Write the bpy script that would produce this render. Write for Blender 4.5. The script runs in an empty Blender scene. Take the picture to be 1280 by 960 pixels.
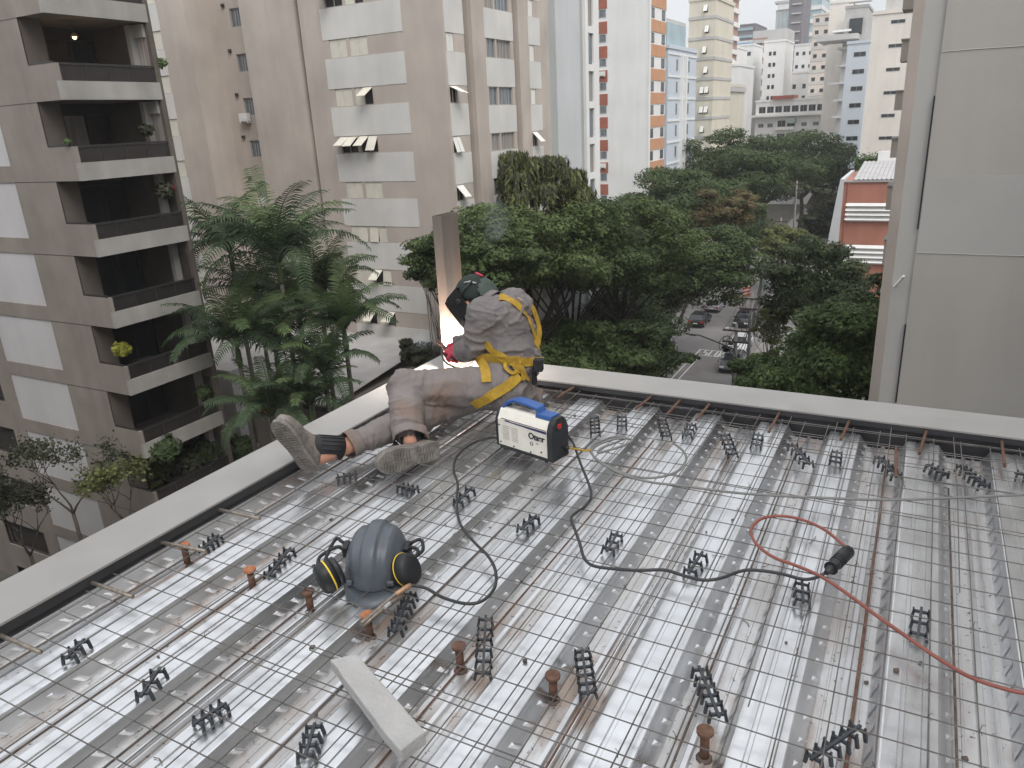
import bpy, bmesh, math, random
import numpy as np
from mathutils import Vector, Matrix, noise as mnoise
from mathutils.bvhtree import BVHTree
R = math.radians
SC = bpy.context.scene
COL = SC.collection
rnd = random.Random(7)

# ------------------------------------------------------------------ camera, sky, sun, exposure
CAMH = 1.38
RWC = np.array([[0.88208317, -0.11368622, 0.45717035],
                [0.46852923, 0.31282983, -0.82620691],
                [-0.04908818, 0.94298088, 0.32920725]])
FPX = 940.0
cam_d = bpy.data.cameras.new('camera'); cam = bpy.data.objects.new('camera', cam_d); COL.objects.link(cam)
mw = Matrix.Identity(4)
for i in range(3):
    for j in range(3): mw[i][j] = RWC[i][j]
mw[2][3] = CAMH
cam.matrix_world = mw
cam_d.sensor_width = 36.0; cam_d.lens = FPX / 1280 * 36.0
cam_d.clip_start = 0.02; cam_d.clip_end = 6000
SC.camera = cam
SC.view_settings.view_transform = 'Standard'; SC.view_settings.look = 'None'
SC.view_settings.exposure = 0.40; SC.view_settings.gamma = 1.0

SUN_EL, SUN_AZ = R(52), R(128)      # azimuth from +Y towards +X
world = bpy.data.worlds.new('World'); SC.world = world; world.use_nodes = True
nt = world.node_tree; nt.nodes.clear()
wo = nt.nodes.new('ShaderNodeOutputWorld'); bg = nt.nodes.new('ShaderNodeBackground')
sky = nt.nodes.new('ShaderNodeTexSky'); sky.sky_type = 'NISHITA'; sky.sun_disc = False
sky.sun_elevation = SUN_EL; sky.sun_rotation = SUN_AZ; sky.dust_density = 3.0
# overcast: the clear sky almost hidden behind an even cloud layer with soft lighter and darker clouds
tc = nt.nodes.new('ShaderNodeTexCoord'); nz = nt.nodes.new('ShaderNodeTexNoise')
mp = nt.nodes.new('ShaderNodeMapping'); mp.inputs['Scale'].default_value = (1, 1, 2.2)
nz.inputs['Scale'].default_value = 2.4; nz.inputs['Detail'].default_value = 5
rp = nt.nodes.new('ShaderNodeValToRGB')
rp.color_ramp.elements[0].position = .3; rp.color_ramp.elements[0].color = (9.2, 9.5, 9.9, 1)
rp.color_ramp.elements[1].position = .7; rp.color_ramp.elements[1].color = (11.0, 11.2, 11.4, 1)
mx = nt.nodes.new('ShaderNodeMixRGB'); mx.inputs['Fac'].default_value = .86
nt.links.new(tc.outputs['Generated'], mp.inputs['Vector']); nt.links.new(mp.outputs[0], nz.inputs['Vector'])
nt.links.new(nz.outputs['Fac'], rp.inputs['Fac'])
nt.links.new(sky.outputs[0], mx.inputs[1]); nt.links.new(rp.outputs[0], mx.inputs[2])
# an overcast sky is brighter overhead than at the horizon
sxyz = nt.nodes.new('ShaderNodeSeparateXYZ'); nt.links.new(tc.outputs['Generated'], sxyz.inputs[0])
gr = nt.nodes.new('ShaderNodeMapRange'); gr.inputs['From Min'].default_value = 0; gr.inputs['From Max'].default_value = 1
gr.inputs['To Min'].default_value = .86; gr.inputs['To Max'].default_value = 1.50; nt.links.new(sxyz.outputs['Z'], gr.inputs['Value'])
vm = nt.nodes.new('ShaderNodeVectorMath'); vm.operation = 'SCALE'
nt.links.new(mx.outputs[0], vm.inputs[0]); nt.links.new(gr.outputs[0], vm.inputs['Scale'])
nt.links.new(vm.outputs[0], bg.inputs['Color']); bg.inputs['Strength'].default_value = 0.080
nt.links.new(bg.outputs[0], wo.inputs[0])
sun_d = bpy.data.lights.new('sun', 'SUN'); sun_d.energy = 1.5; sun_d.angle = R(32); sun_d.color = (1, .96, .91)
sun = bpy.data.objects.new('sun', sun_d); COL.objects.link(sun)
sd = Vector((math.sin(SUN_AZ) * math.cos(SUN_EL), math.cos(SUN_AZ) * math.cos(SUN_EL), math.sin(SUN_EL)))
sun.rotation_euler = (-sd).to_track_quat('-Z', 'Y').to_euler()

# ------------------------------------------------------------------ measuring: photo pixel -> place
def ray(x, y): return RWC @ np.array([x - 640.0, 480.0 - y, -FPX])
def on(axis, val, x, y):
    r = ray(x, y); o = (0, 0, CAMH)[axis]; t = (val - o) / r[axis]
    return Vector((float(r[0] * t), float(r[1] * t), float(CAMH + r[2] * t)))
def OX(x, y, X): return on(0, X, x, y)
def OY(x, y, Y): return on(1, Y, x, y)
def OZ(x, y, z): return on(2, z, x, y)

# ------------------------------------------------------------------ materials
MATS = {}
def mat(name, col, rough=.7, metal=0.0, var=.12, scale=2.0, bump=0.0, bscale=40.0, streak=0.0, spec=.4,
        stain=None, stain_amt=.0, stain_scale=1.5, emit=None, alpha=None, stretch=(1, 1, 1), trans=0):
    m = bpy.data.materials.new(name); m.use_nodes = True; MATS[name] = m
    t = m.node_tree; b = t.nodes['Principled BSDF']; N = t.nodes.new; L = t.links.new
    b.inputs['Roughness'].default_value = rough; b.inputs['Metallic'].default_value = metal
    b.inputs['Specular IOR Level'].default_value = spec
    geo = N('ShaderNodeNewGeometry')
    def nz(sc, det=4, st=(1, 1, 1)):
        mpn = N('ShaderNodeMapping'); mpn.inputs['Scale'].default_value = st
        n = N('ShaderNodeTexNoise'); n.inputs['Scale'].default_value = sc; n.inputs['Detail'].default_value = det
        L(geo.outputs['Position'], mpn.inputs['Vector']); L(mpn.outputs[0], n.inputs['Vector']); return n.outputs['Fac']
    def mul(a, fac_socket, lo, hi):
        mr = N('ShaderNodeMapRange'); mr.inputs['From Min'].default_value = .3; mr.inputs['From Max'].default_value = .7
        mr.inputs['To Min'].default_value = lo; mr.inputs['To Max'].default_value = hi
        L(fac_socket, mr.inputs['Value'])
        mm = N('ShaderNodeMixRGB'); mm.blend_type = 'MULTIPLY'; mm.inputs['Fac'].default_value = 1
        if isinstance(a, tuple): mm.inputs[1].default_value = (*a, 1)
        else: L(a, mm.inputs[1])
        cb = N('ShaderNodeCombineColor')
        for k in range(3): L(mr.outputs[0], cb.inputs[k])
        L(cb.outputs[0], mm.inputs[2]); return mm.outputs[0]
    c = mul(tuple(col), nz(scale, 5, stretch), 1 - var, 1 + var)
    if streak:
        c = mul(c, nz(1.0, 6, (1.7, 1.7, .16)), 1 - streak * .55, 1 + streak * .2); c = mul(c, nz(.35, 5), 1 - streak * .4, 1 + streak * .25)
    if stain:
        mr = N('ShaderNodeMapRange'); mr.inputs['From Min'].default_value = .5; mr.inputs['From Max'].default_value = .68
        L(nz(stain_scale, 6, stretch), mr.inputs['Value'])
        mr.inputs['To Max'].default_value = stain_amt
        mm = N('ShaderNodeMixRGB'); L(mr.outputs[0], mm.inputs['Fac']); L(c, mm.inputs[1]); mm.inputs[2].default_value = (*stain, 1)
        c = mm.outputs[0]
    L(c, b.inputs['Base Color'])
    if bump:
        bp = N('ShaderNodeBump'); bp.inputs['Strength'].default_value = bump; bp.inputs['Distance'].default_value = .02
        L(nz(bscale, 4, stretch), bp.inputs['Height']); L(bp.outputs[0], b.inputs['Normal'])
    if emit:
        b.inputs['Emission Color'].default_value = (*emit[0], 1); b.inputs['Emission Strength'].default_value = emit[1]
    if trans:
        tr = N('ShaderNodeBsdfTranslucent'); L(c, tr.inputs['Color']); mxs = N('ShaderNodeMixShader'); mxs.inputs[0].default_value = trans
        L(b.outputs[0], mxs.inputs[1]); L(tr.outputs[0], mxs.inputs[2]); L(mxs.outputs[0], t.nodes['Material Output'].inputs[0])
    return m

# ------------------------------------------------------------------ geometry helpers
class MB:
    def __init__(s): s.v = []; s.f = []; s.m = []; s.mats = []
    def mi(s, mt):
        if mt is None: return 0
        if mt not in s.mats: s.mats.append(mt)
        return s.mats.index(mt)
    def add(s, vs, fs, mt=None):
        o = len(s.v); k = s.mi(mt)
        s.v.extend([tuple(p) for p in vs])
        for f in fs: s.f.append(tuple(i + o for i in f)); s.m.append(k)
    def box(s, x0, x1, y0, y1, z0, z1, mt=None):
        s.add([(x0, y0, z0), (x1, y0, z0), (x1, y1, z0), (x0, y1, z0), (x0, y0, z1), (x1, y0, z1), (x1, y1, z1), (x0, y1, z1)],
              [(0, 3, 2, 1), (4, 5, 6, 7), (0, 1, 5, 4), (1, 2, 6, 5), (2, 3, 7, 6), (3, 0, 4, 7)], mt)
    def obox(s, c, ax, h, mt=None):
        c = Vector(c); A = [Vector(a).normalized() * k for a, k in zip(ax, h)]
        vs = [c + A[0] * i + A[1] * j + A[2] * k for k in (-1, 1) for i, j in ((-1, -1), (1, -1), (1, 1), (-1, 1))]
        s.add(vs, [(0, 3, 2, 1), (4, 5, 6, 7), (0, 1, 5, 4), (1, 2, 6, 5), (2, 3, 7, 6), (3, 0, 4, 7)], mt)
    def bar(s, a, b, w, h, mt=None, up=(0, 0, 1)):
        a = Vector(a); b = Vector(b); d = (b - a); u = Vector(up)
        sd_ = d.cross(u)
        if sd_.length < 1e-6: sd_ = d.cross(Vector((1, 0, 0)))
        s.obox((a + b) / 2, (d, sd_, sd_.cross(d)), (d.length / 2, w / 2, h / 2), mt)
    def tube(s, pts, r, n=8, mt=None, cap=True):
        pts = [Vector(p) for p in pts]; m = len(pts)
        rs = r if isinstance(r, (list, tuple)) else [r] * m
        vs = []; ref = None
        for i, p in enumerate(pts):
            t = (pts[min(i + 1, m - 1)] - pts[max(i - 1, 0)])
            t = t.normalized() if t.length > 1e-9 else Vector((0, 0, 1))
            if ref is None:
                ref = t.cross(Vector((0, 0, 1)))
                if ref.length < .05: ref = t.cross(Vector((1, 0, 0)))
            a = (ref - t * ref.dot(t))
            if a.length < 1e-6: a = t.orthogonal()
            a.normalize(); ref = a; b = t.cross(a)
            for k in range(n):
                q = 2 * math.pi * k / n
                vs.append(p + (a * math.cos(q) + b * math.sin(q)) * rs[i])
        fs = [(i * n + k, i * n + (k + 1) % n, (i + 1) * n + (k + 1) % n, (i + 1) * n + k) for i in range(m - 1) for k in range(n)]
        if cap: fs += [tuple(range(n))[::-1], tuple((m - 1) * n + k for k in range(n))]
        s.add(vs, fs, mt)
    def lathe(s, prof, c=(0, 0, 0), n=16, mt=None, axes=None):
        c = Vector(c); X, Y, Z = [Vector(a) for a in (axes or ((1, 0, 0), (0, 1, 0), (0, 0, 1)))]
        vs = []
        for rr, z in prof:
            for k in range(n):
                q = 2 * math.pi * k / n; vs.append(c + X * (rr * math.cos(q)) + Y * (rr * math.sin(q)) + Z * z)
        m = len(prof)
        fs = [(i * n + k, i * n + (k + 1) % n, (i + 1) * n + (k + 1) % n, (i + 1) * n + k) for i in range(m - 1) for k in range(n)]
        fs += [tuple(range(n))[::-1], tuple((m - 1) * n + k for k in range(n))]
        s.add(vs, fs, mt)
    def prism(s, poly, d, mt=None):       # poly: list of 3d points in one plane, d: extrusion vector
        n = len(poly); d = Vector(d); P = [Vector(p) for p in poly]
        s.add(P + [p + d for p in P], [tuple(range(n))[::-1], tuple(range(n, 2 * n))] + [(i, (i + 1) % n, n + (i + 1) % n, n + i) for i in range(n)], mt)
    def quad(s, a, b, c, d, mt=None): s.add([a, b, c, d], [(0, 1, 2, 3)], mt)
    def mesh(s, name, mt=None, off=None, smooth=False):
        me = bpy.data.meshes.new(name)
        v = s.v if off is None else [(p[0] - off[0], p[1] - off[1], p[2] - off[2]) for p in s.v]
        me.from_pydata(v, [], s.f)
        for k in (s.mats or ([mt] if mt else [])): me.materials.append(MATS[k])
        if len(s.mats) > 1: me.polygons.foreach_set('material_index', s.m)
        if smooth: me.polygons.foreach_set('use_smooth', [True] * len(me.polygons))
        me.update(); return me

ORG = {}
def tag(o, label=None, cat=None, group=None, kind=None):
    if label: o['label'] = label
    if cat: o['category'] = cat
    if group: o['group'] = group
    if kind: o['kind'] = kind
    return o
def put(name, me, parent=None, loc=(0, 0, 0), rot=(0, 0, 0)):
    o = bpy.data.objects.new(name, me); COL.objects.link(o)
    o.location = loc; o.rotation_euler = rot
    if parent is not None: o.parent = parent
    return o
def empty(name, loc, label=None, cat=None, group=None, kind=None):
    o = put(name, None, None, loc); ORG[o] = Vector(loc); o.empty_display_size = .2
    return tag(o, label, cat, group, kind)
def build(name, mb, mt=None, parent=None, smooth=False, loc=None):
    """world-space MB -> object; under a parent the mesh is expressed from the parent's base point"""
    if parent is not None:
        off = ORG[parent]; o = put(name, mb.mesh(name, mt, off, smooth), parent); ORG[o] = off
    else:
        off = Vector(loc) if loc is not None else Vector((0, 0, 0))
        o = put(name, mb.mesh(name, mt, off, smooth), None, off); ORG[o] = off
    return o
def structure(o): o['kind'] = 'structure'; return o
def bevel(o, w, seg=2, ang=35):
    m = o.modifiers.new('bevel', 'BEVEL'); m.width = w; m.segments = seg; m.limit_method = 'ANGLE'; m.angle_limit = R(ang); return o
def spline(pts, k=6):
    P = [Vector(p) for p in pts]; out = []
    for i in range(len(P) - 1):
        p0 = P[max(i - 1, 0)]; p1 = P[i]; p2 = P[i + 1]; p3 = P[min(i + 2, len(P) - 1)]
        for j in range(k):
            t = j / k
            out.append(.5 * ((2 * p1) + (p2 - p0) * t + (2 * p0 - 5 * p1 + 4 * p2 - p3) * t * t + (3 * p1 - p0 - 3 * p2 + p3) * t ** 3))
    out.append(P[-1]); return out
# ------------------------------------------------------------------ material list
mat('concrete_grey', (.265, .232, .205), .85, var=.10, scale=.8, streak=.18, bump=.1, bscale=14)
mat('concrete_light', (.34, .325, .305), .85, var=.10, scale=.9, streak=.22, bump=.1, bscale=14)
mat('panel_white', (.52, .51, .515), .8, var=.05, scale=.4, streak=.08)
mat('beige_wall', (.52, .46, .41), .85, var=.07, scale=.35, streak=.12)
mat('white_wall', (.68, .665, .64), .85, var=.05, scale=.35, streak=.10)
mat('shutter_cream', (.74, .71, .62), .6, var=.06, scale=2)
mat('shutter_white', (.82, .81, .77), .6, var=.04, scale=2)
mat('frame_alu', (.45, .45, .44), .45, metal=.4, var=.05)
mat('frame_dark', (.05, .045, .04), .5, var=.1)
mat('glass_dark', (.035, .04, .045), .08, var=.2, scale=.7, spec=.6)
mat('glass_mid', (.16, .18, .20), .12, var=.35, scale=2.2, spec=.6, stretch=(3, 3, .3))
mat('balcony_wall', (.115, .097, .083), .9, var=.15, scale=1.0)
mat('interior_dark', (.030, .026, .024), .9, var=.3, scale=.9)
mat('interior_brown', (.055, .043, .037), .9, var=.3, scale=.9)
mat('curtain', (.30, .27, .25), .9, var=.3, scale=1.2, stretch=(6, 6, .3))
mat('rail_dark', (.045, .042, .042), .4, metal=.3, var=.1)
mat('glass_smoked', (.030, .026, .025), .22, var=.15, spec=.6)
mat('ac_white', (.75, .75, .74), .5, var=.05)
mat('grey_wall', (.43, .412, .385), .92, var=.06, scale=.25, streak=.16, bump=.10, bscale=30, stain=(.47, .46, .44), stain_amt=.5, stain_scale=.28)
mat('grey_patch', (.435, .428, .412), .92, var=.06, scale=.5, bump=.10, bscale=30, stain=(.36, .35, .335), stain_amt=.5, stain_scale=.35)
mat('grey_trim', (.46, .45, .43), .85, var=.05, scale=.5, streak=.1)
mat('greygreen_wall', (.40, .42, .41), .85, var=.05, scale=.3, streak=.08)
mat('pale_grey_wall', (.58, .59, .60), .85, var=.05, scale=.3, streak=.06)
mat('tower_white', (.82, .815, .80), .85, var=.04, scale=.2, streak=.10)
mat('tower_cream', (.72, .67, .56), .85, var=.05, scale=.2, streak=.12)
mat('tower_pink', (.66, .59, .53), .85, var=.05, scale=.2, streak=.1)
mat('tower_warm', (.80, .75, .69), .85, var=.04, scale=.2, streak=.10)
mat('tower_blue', (.60, .65, .71), .85, var=.04, scale=.2, streak=.06)
mat('tower_grey', (.55, .54, .52), .85, var=.06, scale=.2, streak=.12)
mat('tower_brown', (.42, .28, .23), .85, var=.07, scale=.3)
mat('tower_dark', (.20, .185, .20), .7, var=.1, scale=.3)
mat('tower_glass', (.34, .46, .50), .2, var=.15, scale=.3, spec=.6)
mat('red_panel', (.36, .13, .09), .8, var=.12, scale=1)
mat('orange_panel', (.58, .31, .18), .8, var=.08, scale=1)
mat('school_orange', (.45, .20, .145), .8, var=.08, scale=.6, streak=.15)
mat('roof_metal', (.42, .41, .41), .6, var=.10, scale=.8, streak=.0, stain=(.38, .36, .34), stain_amt=.5, stain_scale=.9)
mat('asphalt', (.24, .225, .22), .9, var=.16, scale=.5, bump=.2, bscale=20, stain=(.19, .18, .175), stain_amt=.6, stain_scale=.25)
mat('pavement', (.26, .25, .24), .9, var=.15, scale=1.0)
mat('soil', (.09, .085, .07), .95, var=.3, scale=.4)
mat('road_paint', (.70, .70, .68), .8, var=.15, scale=3)
mat('bark', (.075, .062, .052), .95, var=.35, scale=3, bump=.5, bscale=8)
mat('palm_bark', (.13, .12, .10), .9, var=.3, scale=2, bump=.4, bscale=6, stretch=(1, 1, 5))
for nm, c in dict(leaf_mid=(.092, .128, .045), leaf_dark=(.068, .098, .040), leaf_light=(.125, .160, .055), leaf_olive=(.150, .165, .062),
                  leaf_red=(.150, .105, .055), leaf_palm=(.055, .084, .042), leaf_palm_light=(.090, .130, .052),
                  leaf_dull=(.072, .080, .048), leaf_fresh=(.088, .135, .050), leaf_yellow=(.30, .30, .05)).items():
    mat(nm, c, .62, var=.50, scale=.9, spec=.25, trans=.25)
mat('parapet_cap', (.275, .268, .26), .55, var=.08, scale=3, spec=.4, stain=(.23, .222, .212), stain_amt=.5, stain_scale=4)
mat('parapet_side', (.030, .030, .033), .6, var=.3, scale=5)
mat('rust', (.125, .066, .045), .85, var=.35, scale=40, bump=.4, bscale=180)
mat('rust_bright', (.33, .13, .06), .85, var=.3, scale=60)
mat('rebar', (.115, .09, .078), .75, metal=.3, var=.4, scale=25, bump=.4, bscale=250)
mat('wire_steel', (.135, .13, .125), .55, metal=.5, var=.35, scale=12, stain=(.10, .07, .055), stain_amt=.6, stain_scale=5)
mat('plastic_black', (.022, .024, .027), .45, var=.15, scale=20)
mat('plastic_spacer', (.035, .040, .047), .42, var=.2, scale=30)
mat('cable_black', (.030, .030, .032), .5, var=.15, scale=30)
mat('cable_grey', (.17, .17, .165), .55, var=.12, scale=30)
mat('cable_red', (.22, .07, .052), .45, var=.12, scale=20)
mat('brass', (.42, .26, .16), .5, metal=.6, var=.3, scale=60)
mat('clamp_steel', (.23, .20, .17), .5, metal=.6, var=.3, scale=60)
mat('helmet_shell', (.075, .088, .105), .42, var=.10, scale=14, spec=.5, stain=(.11, .115, .12), stain_amt=.35, stain_scale=22)
mat('muff_black', (.016, .017, .019), .5, var=.2, scale=30)
mat('muff_yellow', (.75, .52, .05), .5, var=.05)
mat('foam_block', (.37, .365, .36), .85, var=.09, scale=12, bump=.35, bscale=90, stain=(.38, .36, .33), stain_amt=.4, stain_scale=16)
mat('welder_white', (.74, .71, .64), .45, var=.05, scale=14, stain=(.5, .45, .38), stain_amt=.3, stain_scale=12)
mat('welder_blue', (.035, .10, .30), .45, var=.08, scale=20)
mat('welder_navy', (.025, .028, .10), .5, var=.05)
mat('welder_print', (.02, .022, .035), .6, var=.05)
mat('switch_red', (.45, .03, .03), .4, var=.05)
mat('label_grey', (.42, .38, .35), .6, var=.2, scale=60)
mat('cloth_grey', (.178, .163, .162), .92, var=.14, scale=6, bump=.25, bscale=42, spec=.15, stain=(.17, .145, .13), stain_amt=.4, stain_scale=5)
mat('cloth_pants', (.19, .17, .165), .92, var=.14, scale=6, bump=.25, bscale=42, spec=.15, stain=(.20, .115, .07), stain_amt=.55, stain_scale=4)  # orange-brown blotches imitate warm light reflected by the cloth
mat('harness_yellow', (.40, .25, .028), .75, var=.18, scale=30, bump=.3, bscale=300, stain=(.30, .17, .03), stain_amt=.5, stain_scale=18)
mat('harness_black', (.02, .02, .022), .7, var=.2, scale=30)
mat('skin', (.48, .25, .17), .55, var=.1, scale=20, bump=.1, bscale=120)
mat('boot', (.17, .15, .135), .9, var=.25, scale=24, bump=.4, bscale=90, stain=(.27, .25, .23), stain_amt=.6, stain_scale=14)
mat('boot_sole', (.20, .185, .17), .92, var=.25, scale=30, bump=.5, bscale=120, stain=(.10, .09, .08), stain_amt=.6, stain_scale=20)
mat('boot_gusset', (.028, .029, .032), .7, var=.2, scale=30)
mat('cap_green', (.020, .030, .026), .85, var=.2, scale=20, bump=.2, bscale=200)
mat('cap_flap', (.055, .075, .065), .85, var=.15, scale=20)
mat('mask_black', (.012, .012, .013), .5, var=.2, scale=20)
mat('glove_red', (.46, .05, .085), .85, var=.25, scale=30, bump=.3, bscale=150)
mat('holder_brown', (.10, .055, .045), .7, var=.2, scale=30)
mat('car_white', (.74, .75, .76), .25, var=.02)
mat('car_silver', (.45, .46, .48), .28, metal=.5, var=.03)
mat('car_dark', (.022, .024, .028), .22, var=.1)
mat('car_grey', (.20, .21, .22), .25, metal=.4, var=.05)
mat('car_red', (.30, .03, .03), .3, var=.05)
mat('tyre', (.02, .02, .02), .8, var=.1)
mat('rim', (.45, .45, .46), .4, metal=.7, var=.05)
mat('lamp_red', (.5, .02, .02), .3, var=.05)
mat('lamp_white', (.8, .8, .78), .2, var=.02)
mat('pole_concrete', (.27, .26, .25), .9, var=.15, scale=3, streak=.15)
mat('wire_black', (.03, .03, .03), .6, var=.1)
mat('transformer', (.36, .42, .40), .6, var=.1, scale=3)
mat('sign_red', (.62, .10, .03), .5, var=.05)
mat('awning_blue', (.10, .30, .55), .6, var=.12, scale=1)
mat('shop_blue', (.05, .11, .26), .7, var=.15, scale=1)
mat('tile_brown', (.16, .10, .075), .9, var=.25, scale=3)
mat('flowers_red', (.30, .03, .05), .8, var=.3, scale=10)
mat('bulb', (1, .8, .45), .3, var=.0, emit=((1.0, .62, .22), 14.0))

def deck_material():
    m = bpy.data.materials.new('galvanised_deck'); m.use_nodes = True; MATS['galvanised_deck'] = m
    t = m.node_tree; b = t.nodes['Principled BSDF']; N = t.nodes.new; L = t.links.new
    geo = N('ShaderNodeNewGeometry'); sep = N('ShaderNodeSeparateXYZ'); L(geo.outputs['Position'], sep.inputs[0])
    def nz(sc, st=(1, 1, 1), det=5):
        mpn = N('ShaderNodeMapping'); mpn.inputs['Scale'].default_value = st
        n = N('ShaderNodeTexNoise'); n.inputs['Scale'].default_value = sc; n.inputs['Detail'].default_value = det
        L(geo.outputs['Position'], mpn.inputs['Vector']); L(mpn.outputs[0], n.inputs['Vector']); return n.outputs['Fac']
    def mr(s, a, b_, lo, hi):
        n = N('ShaderNodeMapRange'); n.inputs['From Min'].default_value = a; n.inputs['From Max'].default_value = b_
        n.inputs['To Min'].default_value = lo; n.inputs['To Max'].default_value = hi; L(s, n.inputs['Value']); return n.outputs[0]
    def mth(op, a, c):
        n = N('ShaderNodeMath'); n.operation = op
        for i, q in enumerate((a, c)):
            if isinstance(q, (int, float)): n.inputs[i].default_value = q
            else: L(q, n.inputs[i])
        return n.outputs[0]
    def mix(f, a, c):
        n = N('ShaderNodeMixRGB')
        if isinstance(f, float): n.inputs[0].default_value = f
        else: L(f, n.inputs[0])
        for i, q in ((1, a), (2, c)):
            if isinstance(q, tuple): n.inputs[i].default_value = (*q, 1)
            else: L(q, n.inputs[i])
        return n.outputs[0]
    spangle = N('ShaderNodeTexVoronoi'); spangle.inputs['Scale'].default_value = 55; L(geo.outputs['Position'], spangle.inputs['Vector'])
    cbw = N('ShaderNodeRGBToBW'); L(spangle.outputs['Color'], cbw.inputs[0])
    base = mix(mr(nz(7, (1, .35, 1)), .3, .7, 0., 1.), (.66, .67, .685), (.80, .805, .815))
    base = mix(mr(cbw.outputs[0], 0, 1, 0, .14), base, (.52, .53, .55))
    base = mix(mr(nz(30, (1, .06, 1)), .52, .72, 0., .32), base, (.48, .48, .49))         # rolling marks along the sheet
    base = mix(mr(nz(38, (.08, 1, 1)), .55, .72, 0., .16), base, (.45, .45, .46))       # cross scuffs
    low = mr(sep.outputs['Z'], -.046, -.040, 1, 0)                                        # pan of the sheet: settled dust
    dust = mth('MULTIPLY', low, mr(nz(3.2, (2.0, .5, 1)), .42, .62, .10, .9))
    base = mix(mth('MULTIPLY', dust, .72), base, (.27, .255, .245))
    # rust washed along the pans near the beam line and the rear edge
    d1 = mth('ABSOLUTE', mth('SUBTRACT', sep.outputs['Y'], 1.40), 0)
    near = mth('MAXIMUM', mr(d1, .10, .42, 1, 0), mr(sep.outputs['Y'], 2.55, 3.3, 0, .8))
    near = mth('MAXIMUM', near, mr(nz(.9), .52, .66, 0, .8))
    ru = mth('MULTIPLY', mth('MULTIPLY', low, near), mr(nz(9, (1.6, .7, 1), 6), .44, .60, 0, 1))
    base = mix(mth('MULTIPLY', ru, .80), base, (.27, .19, .14))
    sp = mth('MULTIPLY', low, mr(nz(70, (1, 1, 1), 2), .66, .72, 0, 1))
    base = mix(mth('MULTIPLY', sp, .8), base, (.08, .07, .06))
    L(base, b.inputs['Base Color'])
    L(mth('SUBTRACT', .96, mth('MULTIPLY', mth('MAXIMUM', dust, ru), .7)), b.inputs['Metallic'])
    L(mth('ADD', mr(nz(14, (1, .3, 1)), .3, .7, .25, .40), mth('MULTIPLY', dust, .22)), b.inputs['Roughness'])
    bp = N('ShaderNodeBump'); bp.inputs['Strength'].default_value = .12; bp.inputs['Distance'].default_value = .012
    L(mth('ADD', nz(7, (1, .35, 1), 2), mth('MULTIPLY', nz(60, (1, 1, 1), 2), .05)), bp.inputs['Height']); L(bp.outputs[0], b.inputs['Normal'])
deck_material()

def plate_material():      # welded post: brown steel with heat tint rising from the weld
    m = mat('post_steel', (.185, .16, .145), .55, metal=.35, var=.2, scale=9, stretch=(1, 1, .2), stain=(.40, .25, .16), stain_amt=.6, stain_scale=4)
plate_material()
# ------------------------------------------------------------------ ground, street
GZ = -22.0
mb = MB(); mb.quad((-600, -300, GZ), (600, -300, GZ), (600, 800, GZ), (-600, 800, GZ))
structure(build('ground', mb, 'soil'))
mb = MB(); mb.quad((-22.6, -40, GZ + .03), (-13.4, -40, GZ + .03), (-13.4, 420, GZ + .03), (-22.6, 420, GZ + .03))
street = structure(build('road', mb, 'asphalt'))
for nm, a, b_ in (('pavement', -25.4, -22.6), ('pavement', -13.4, -11.0)):
    mb = MB(); mb.box(a, b_, -40, 420, GZ - .05, GZ + .15)
    pv = structure(build(nm, mb, 'pavement'))
    kb = MB(); kx = b_ if a < -20 else a
    kb.box(kx - .08 if a < -20 else kx - .07, kx + .07 if a < -20 else kx + .08, -40, 420, GZ - .05, GZ + .165)
    structure(build('kerb', kb, 'concrete_light'))
# painted marks
def stroke(mb, a, b_, w=.12, z=GZ + .036):
    a = Vector(a); b_ = Vector(b_); d = (b_ - a).normalized(); n = Vector((-d.y, d.x)) * w / 2; e = d * w / 2
    a = a - e; b_ = b_ + e
    mb.quad((a.x - n.x, a.y - n.y, z), (b_.x - n.x, b_.y - n.y, z), (b_.x + n.x, b_.y + n.y, z), (a.x + n.x, a.y + n.y, z), 'road_paint')
GL = {'E': [((1, 0), (0, 0)), ((0, 0), (0, 1)), ((0, 1), (1, 1)), ((0, .5), (.8, .5))],
      'S': [((0, 0), (1, 0)), ((1, 0), (1, .5)), ((1, .5), (0, .5)), ((0, .5), (0, 1)), ((0, 1), (1, 1))],
      'C': [((1, 0), (0, 0)), ((0, 0), (0, 1)), ((0, 1), (1, 1))],
      'O': [((0, 0), (1, 0)), ((1, 0), (1, 1)), ((1, 1), (0, 1)), ((0, 1), (0, 0))],
      'L': [((0, 1), (0, 0)), ((0, 0), (1, 0))],
      'A': [((0, 0), (.5, 1)), ((.5, 1), (1, 0)), ((.25, .4), (.75, .4))]}
p0 = OZ(868, 445, GZ); p1 = OZ(906, 445.5, GZ)
lw = (p1.x - p0.x) / 5 * .62; adv = (p1.x - p0.x - lw) / 4
y0 = (p0.y + p1.y) / 2; y1 = OZ(890, 438.5, GZ).y
for i, ch in enumerate('ESCOLA'):
    mb = MB()
    for k, (a, b_) in enumerate(GL[ch]):
        f = lambda q: (p0.x + i * adv + q[0] * lw, y0 + q[1] * (y1 - y0))
        stroke(mb, f(a), f(b_), .17, GZ + .036 + .0007 * k)
    o = build('road_letter', mb, None, street)
for xx in (-20.15, -19.0, -18.35):
    mb = MB(); stroke(mb, (xx, 30), (xx, y0 - 1.5), .12); build('lane_line', mb, None, street)
mb = MB(); stroke(mb, OZ(908, 410, GZ).xy, OZ(921, 410.5, GZ).xy, .3); build('stop_line', mb, None, street)

# our own building under the deck
mb = MB(); mb.box(-2.42, 7.5, -7.5, 3.62, GZ, -.10)
structure(build('building_base', mb, 'concrete_grey'))
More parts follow.
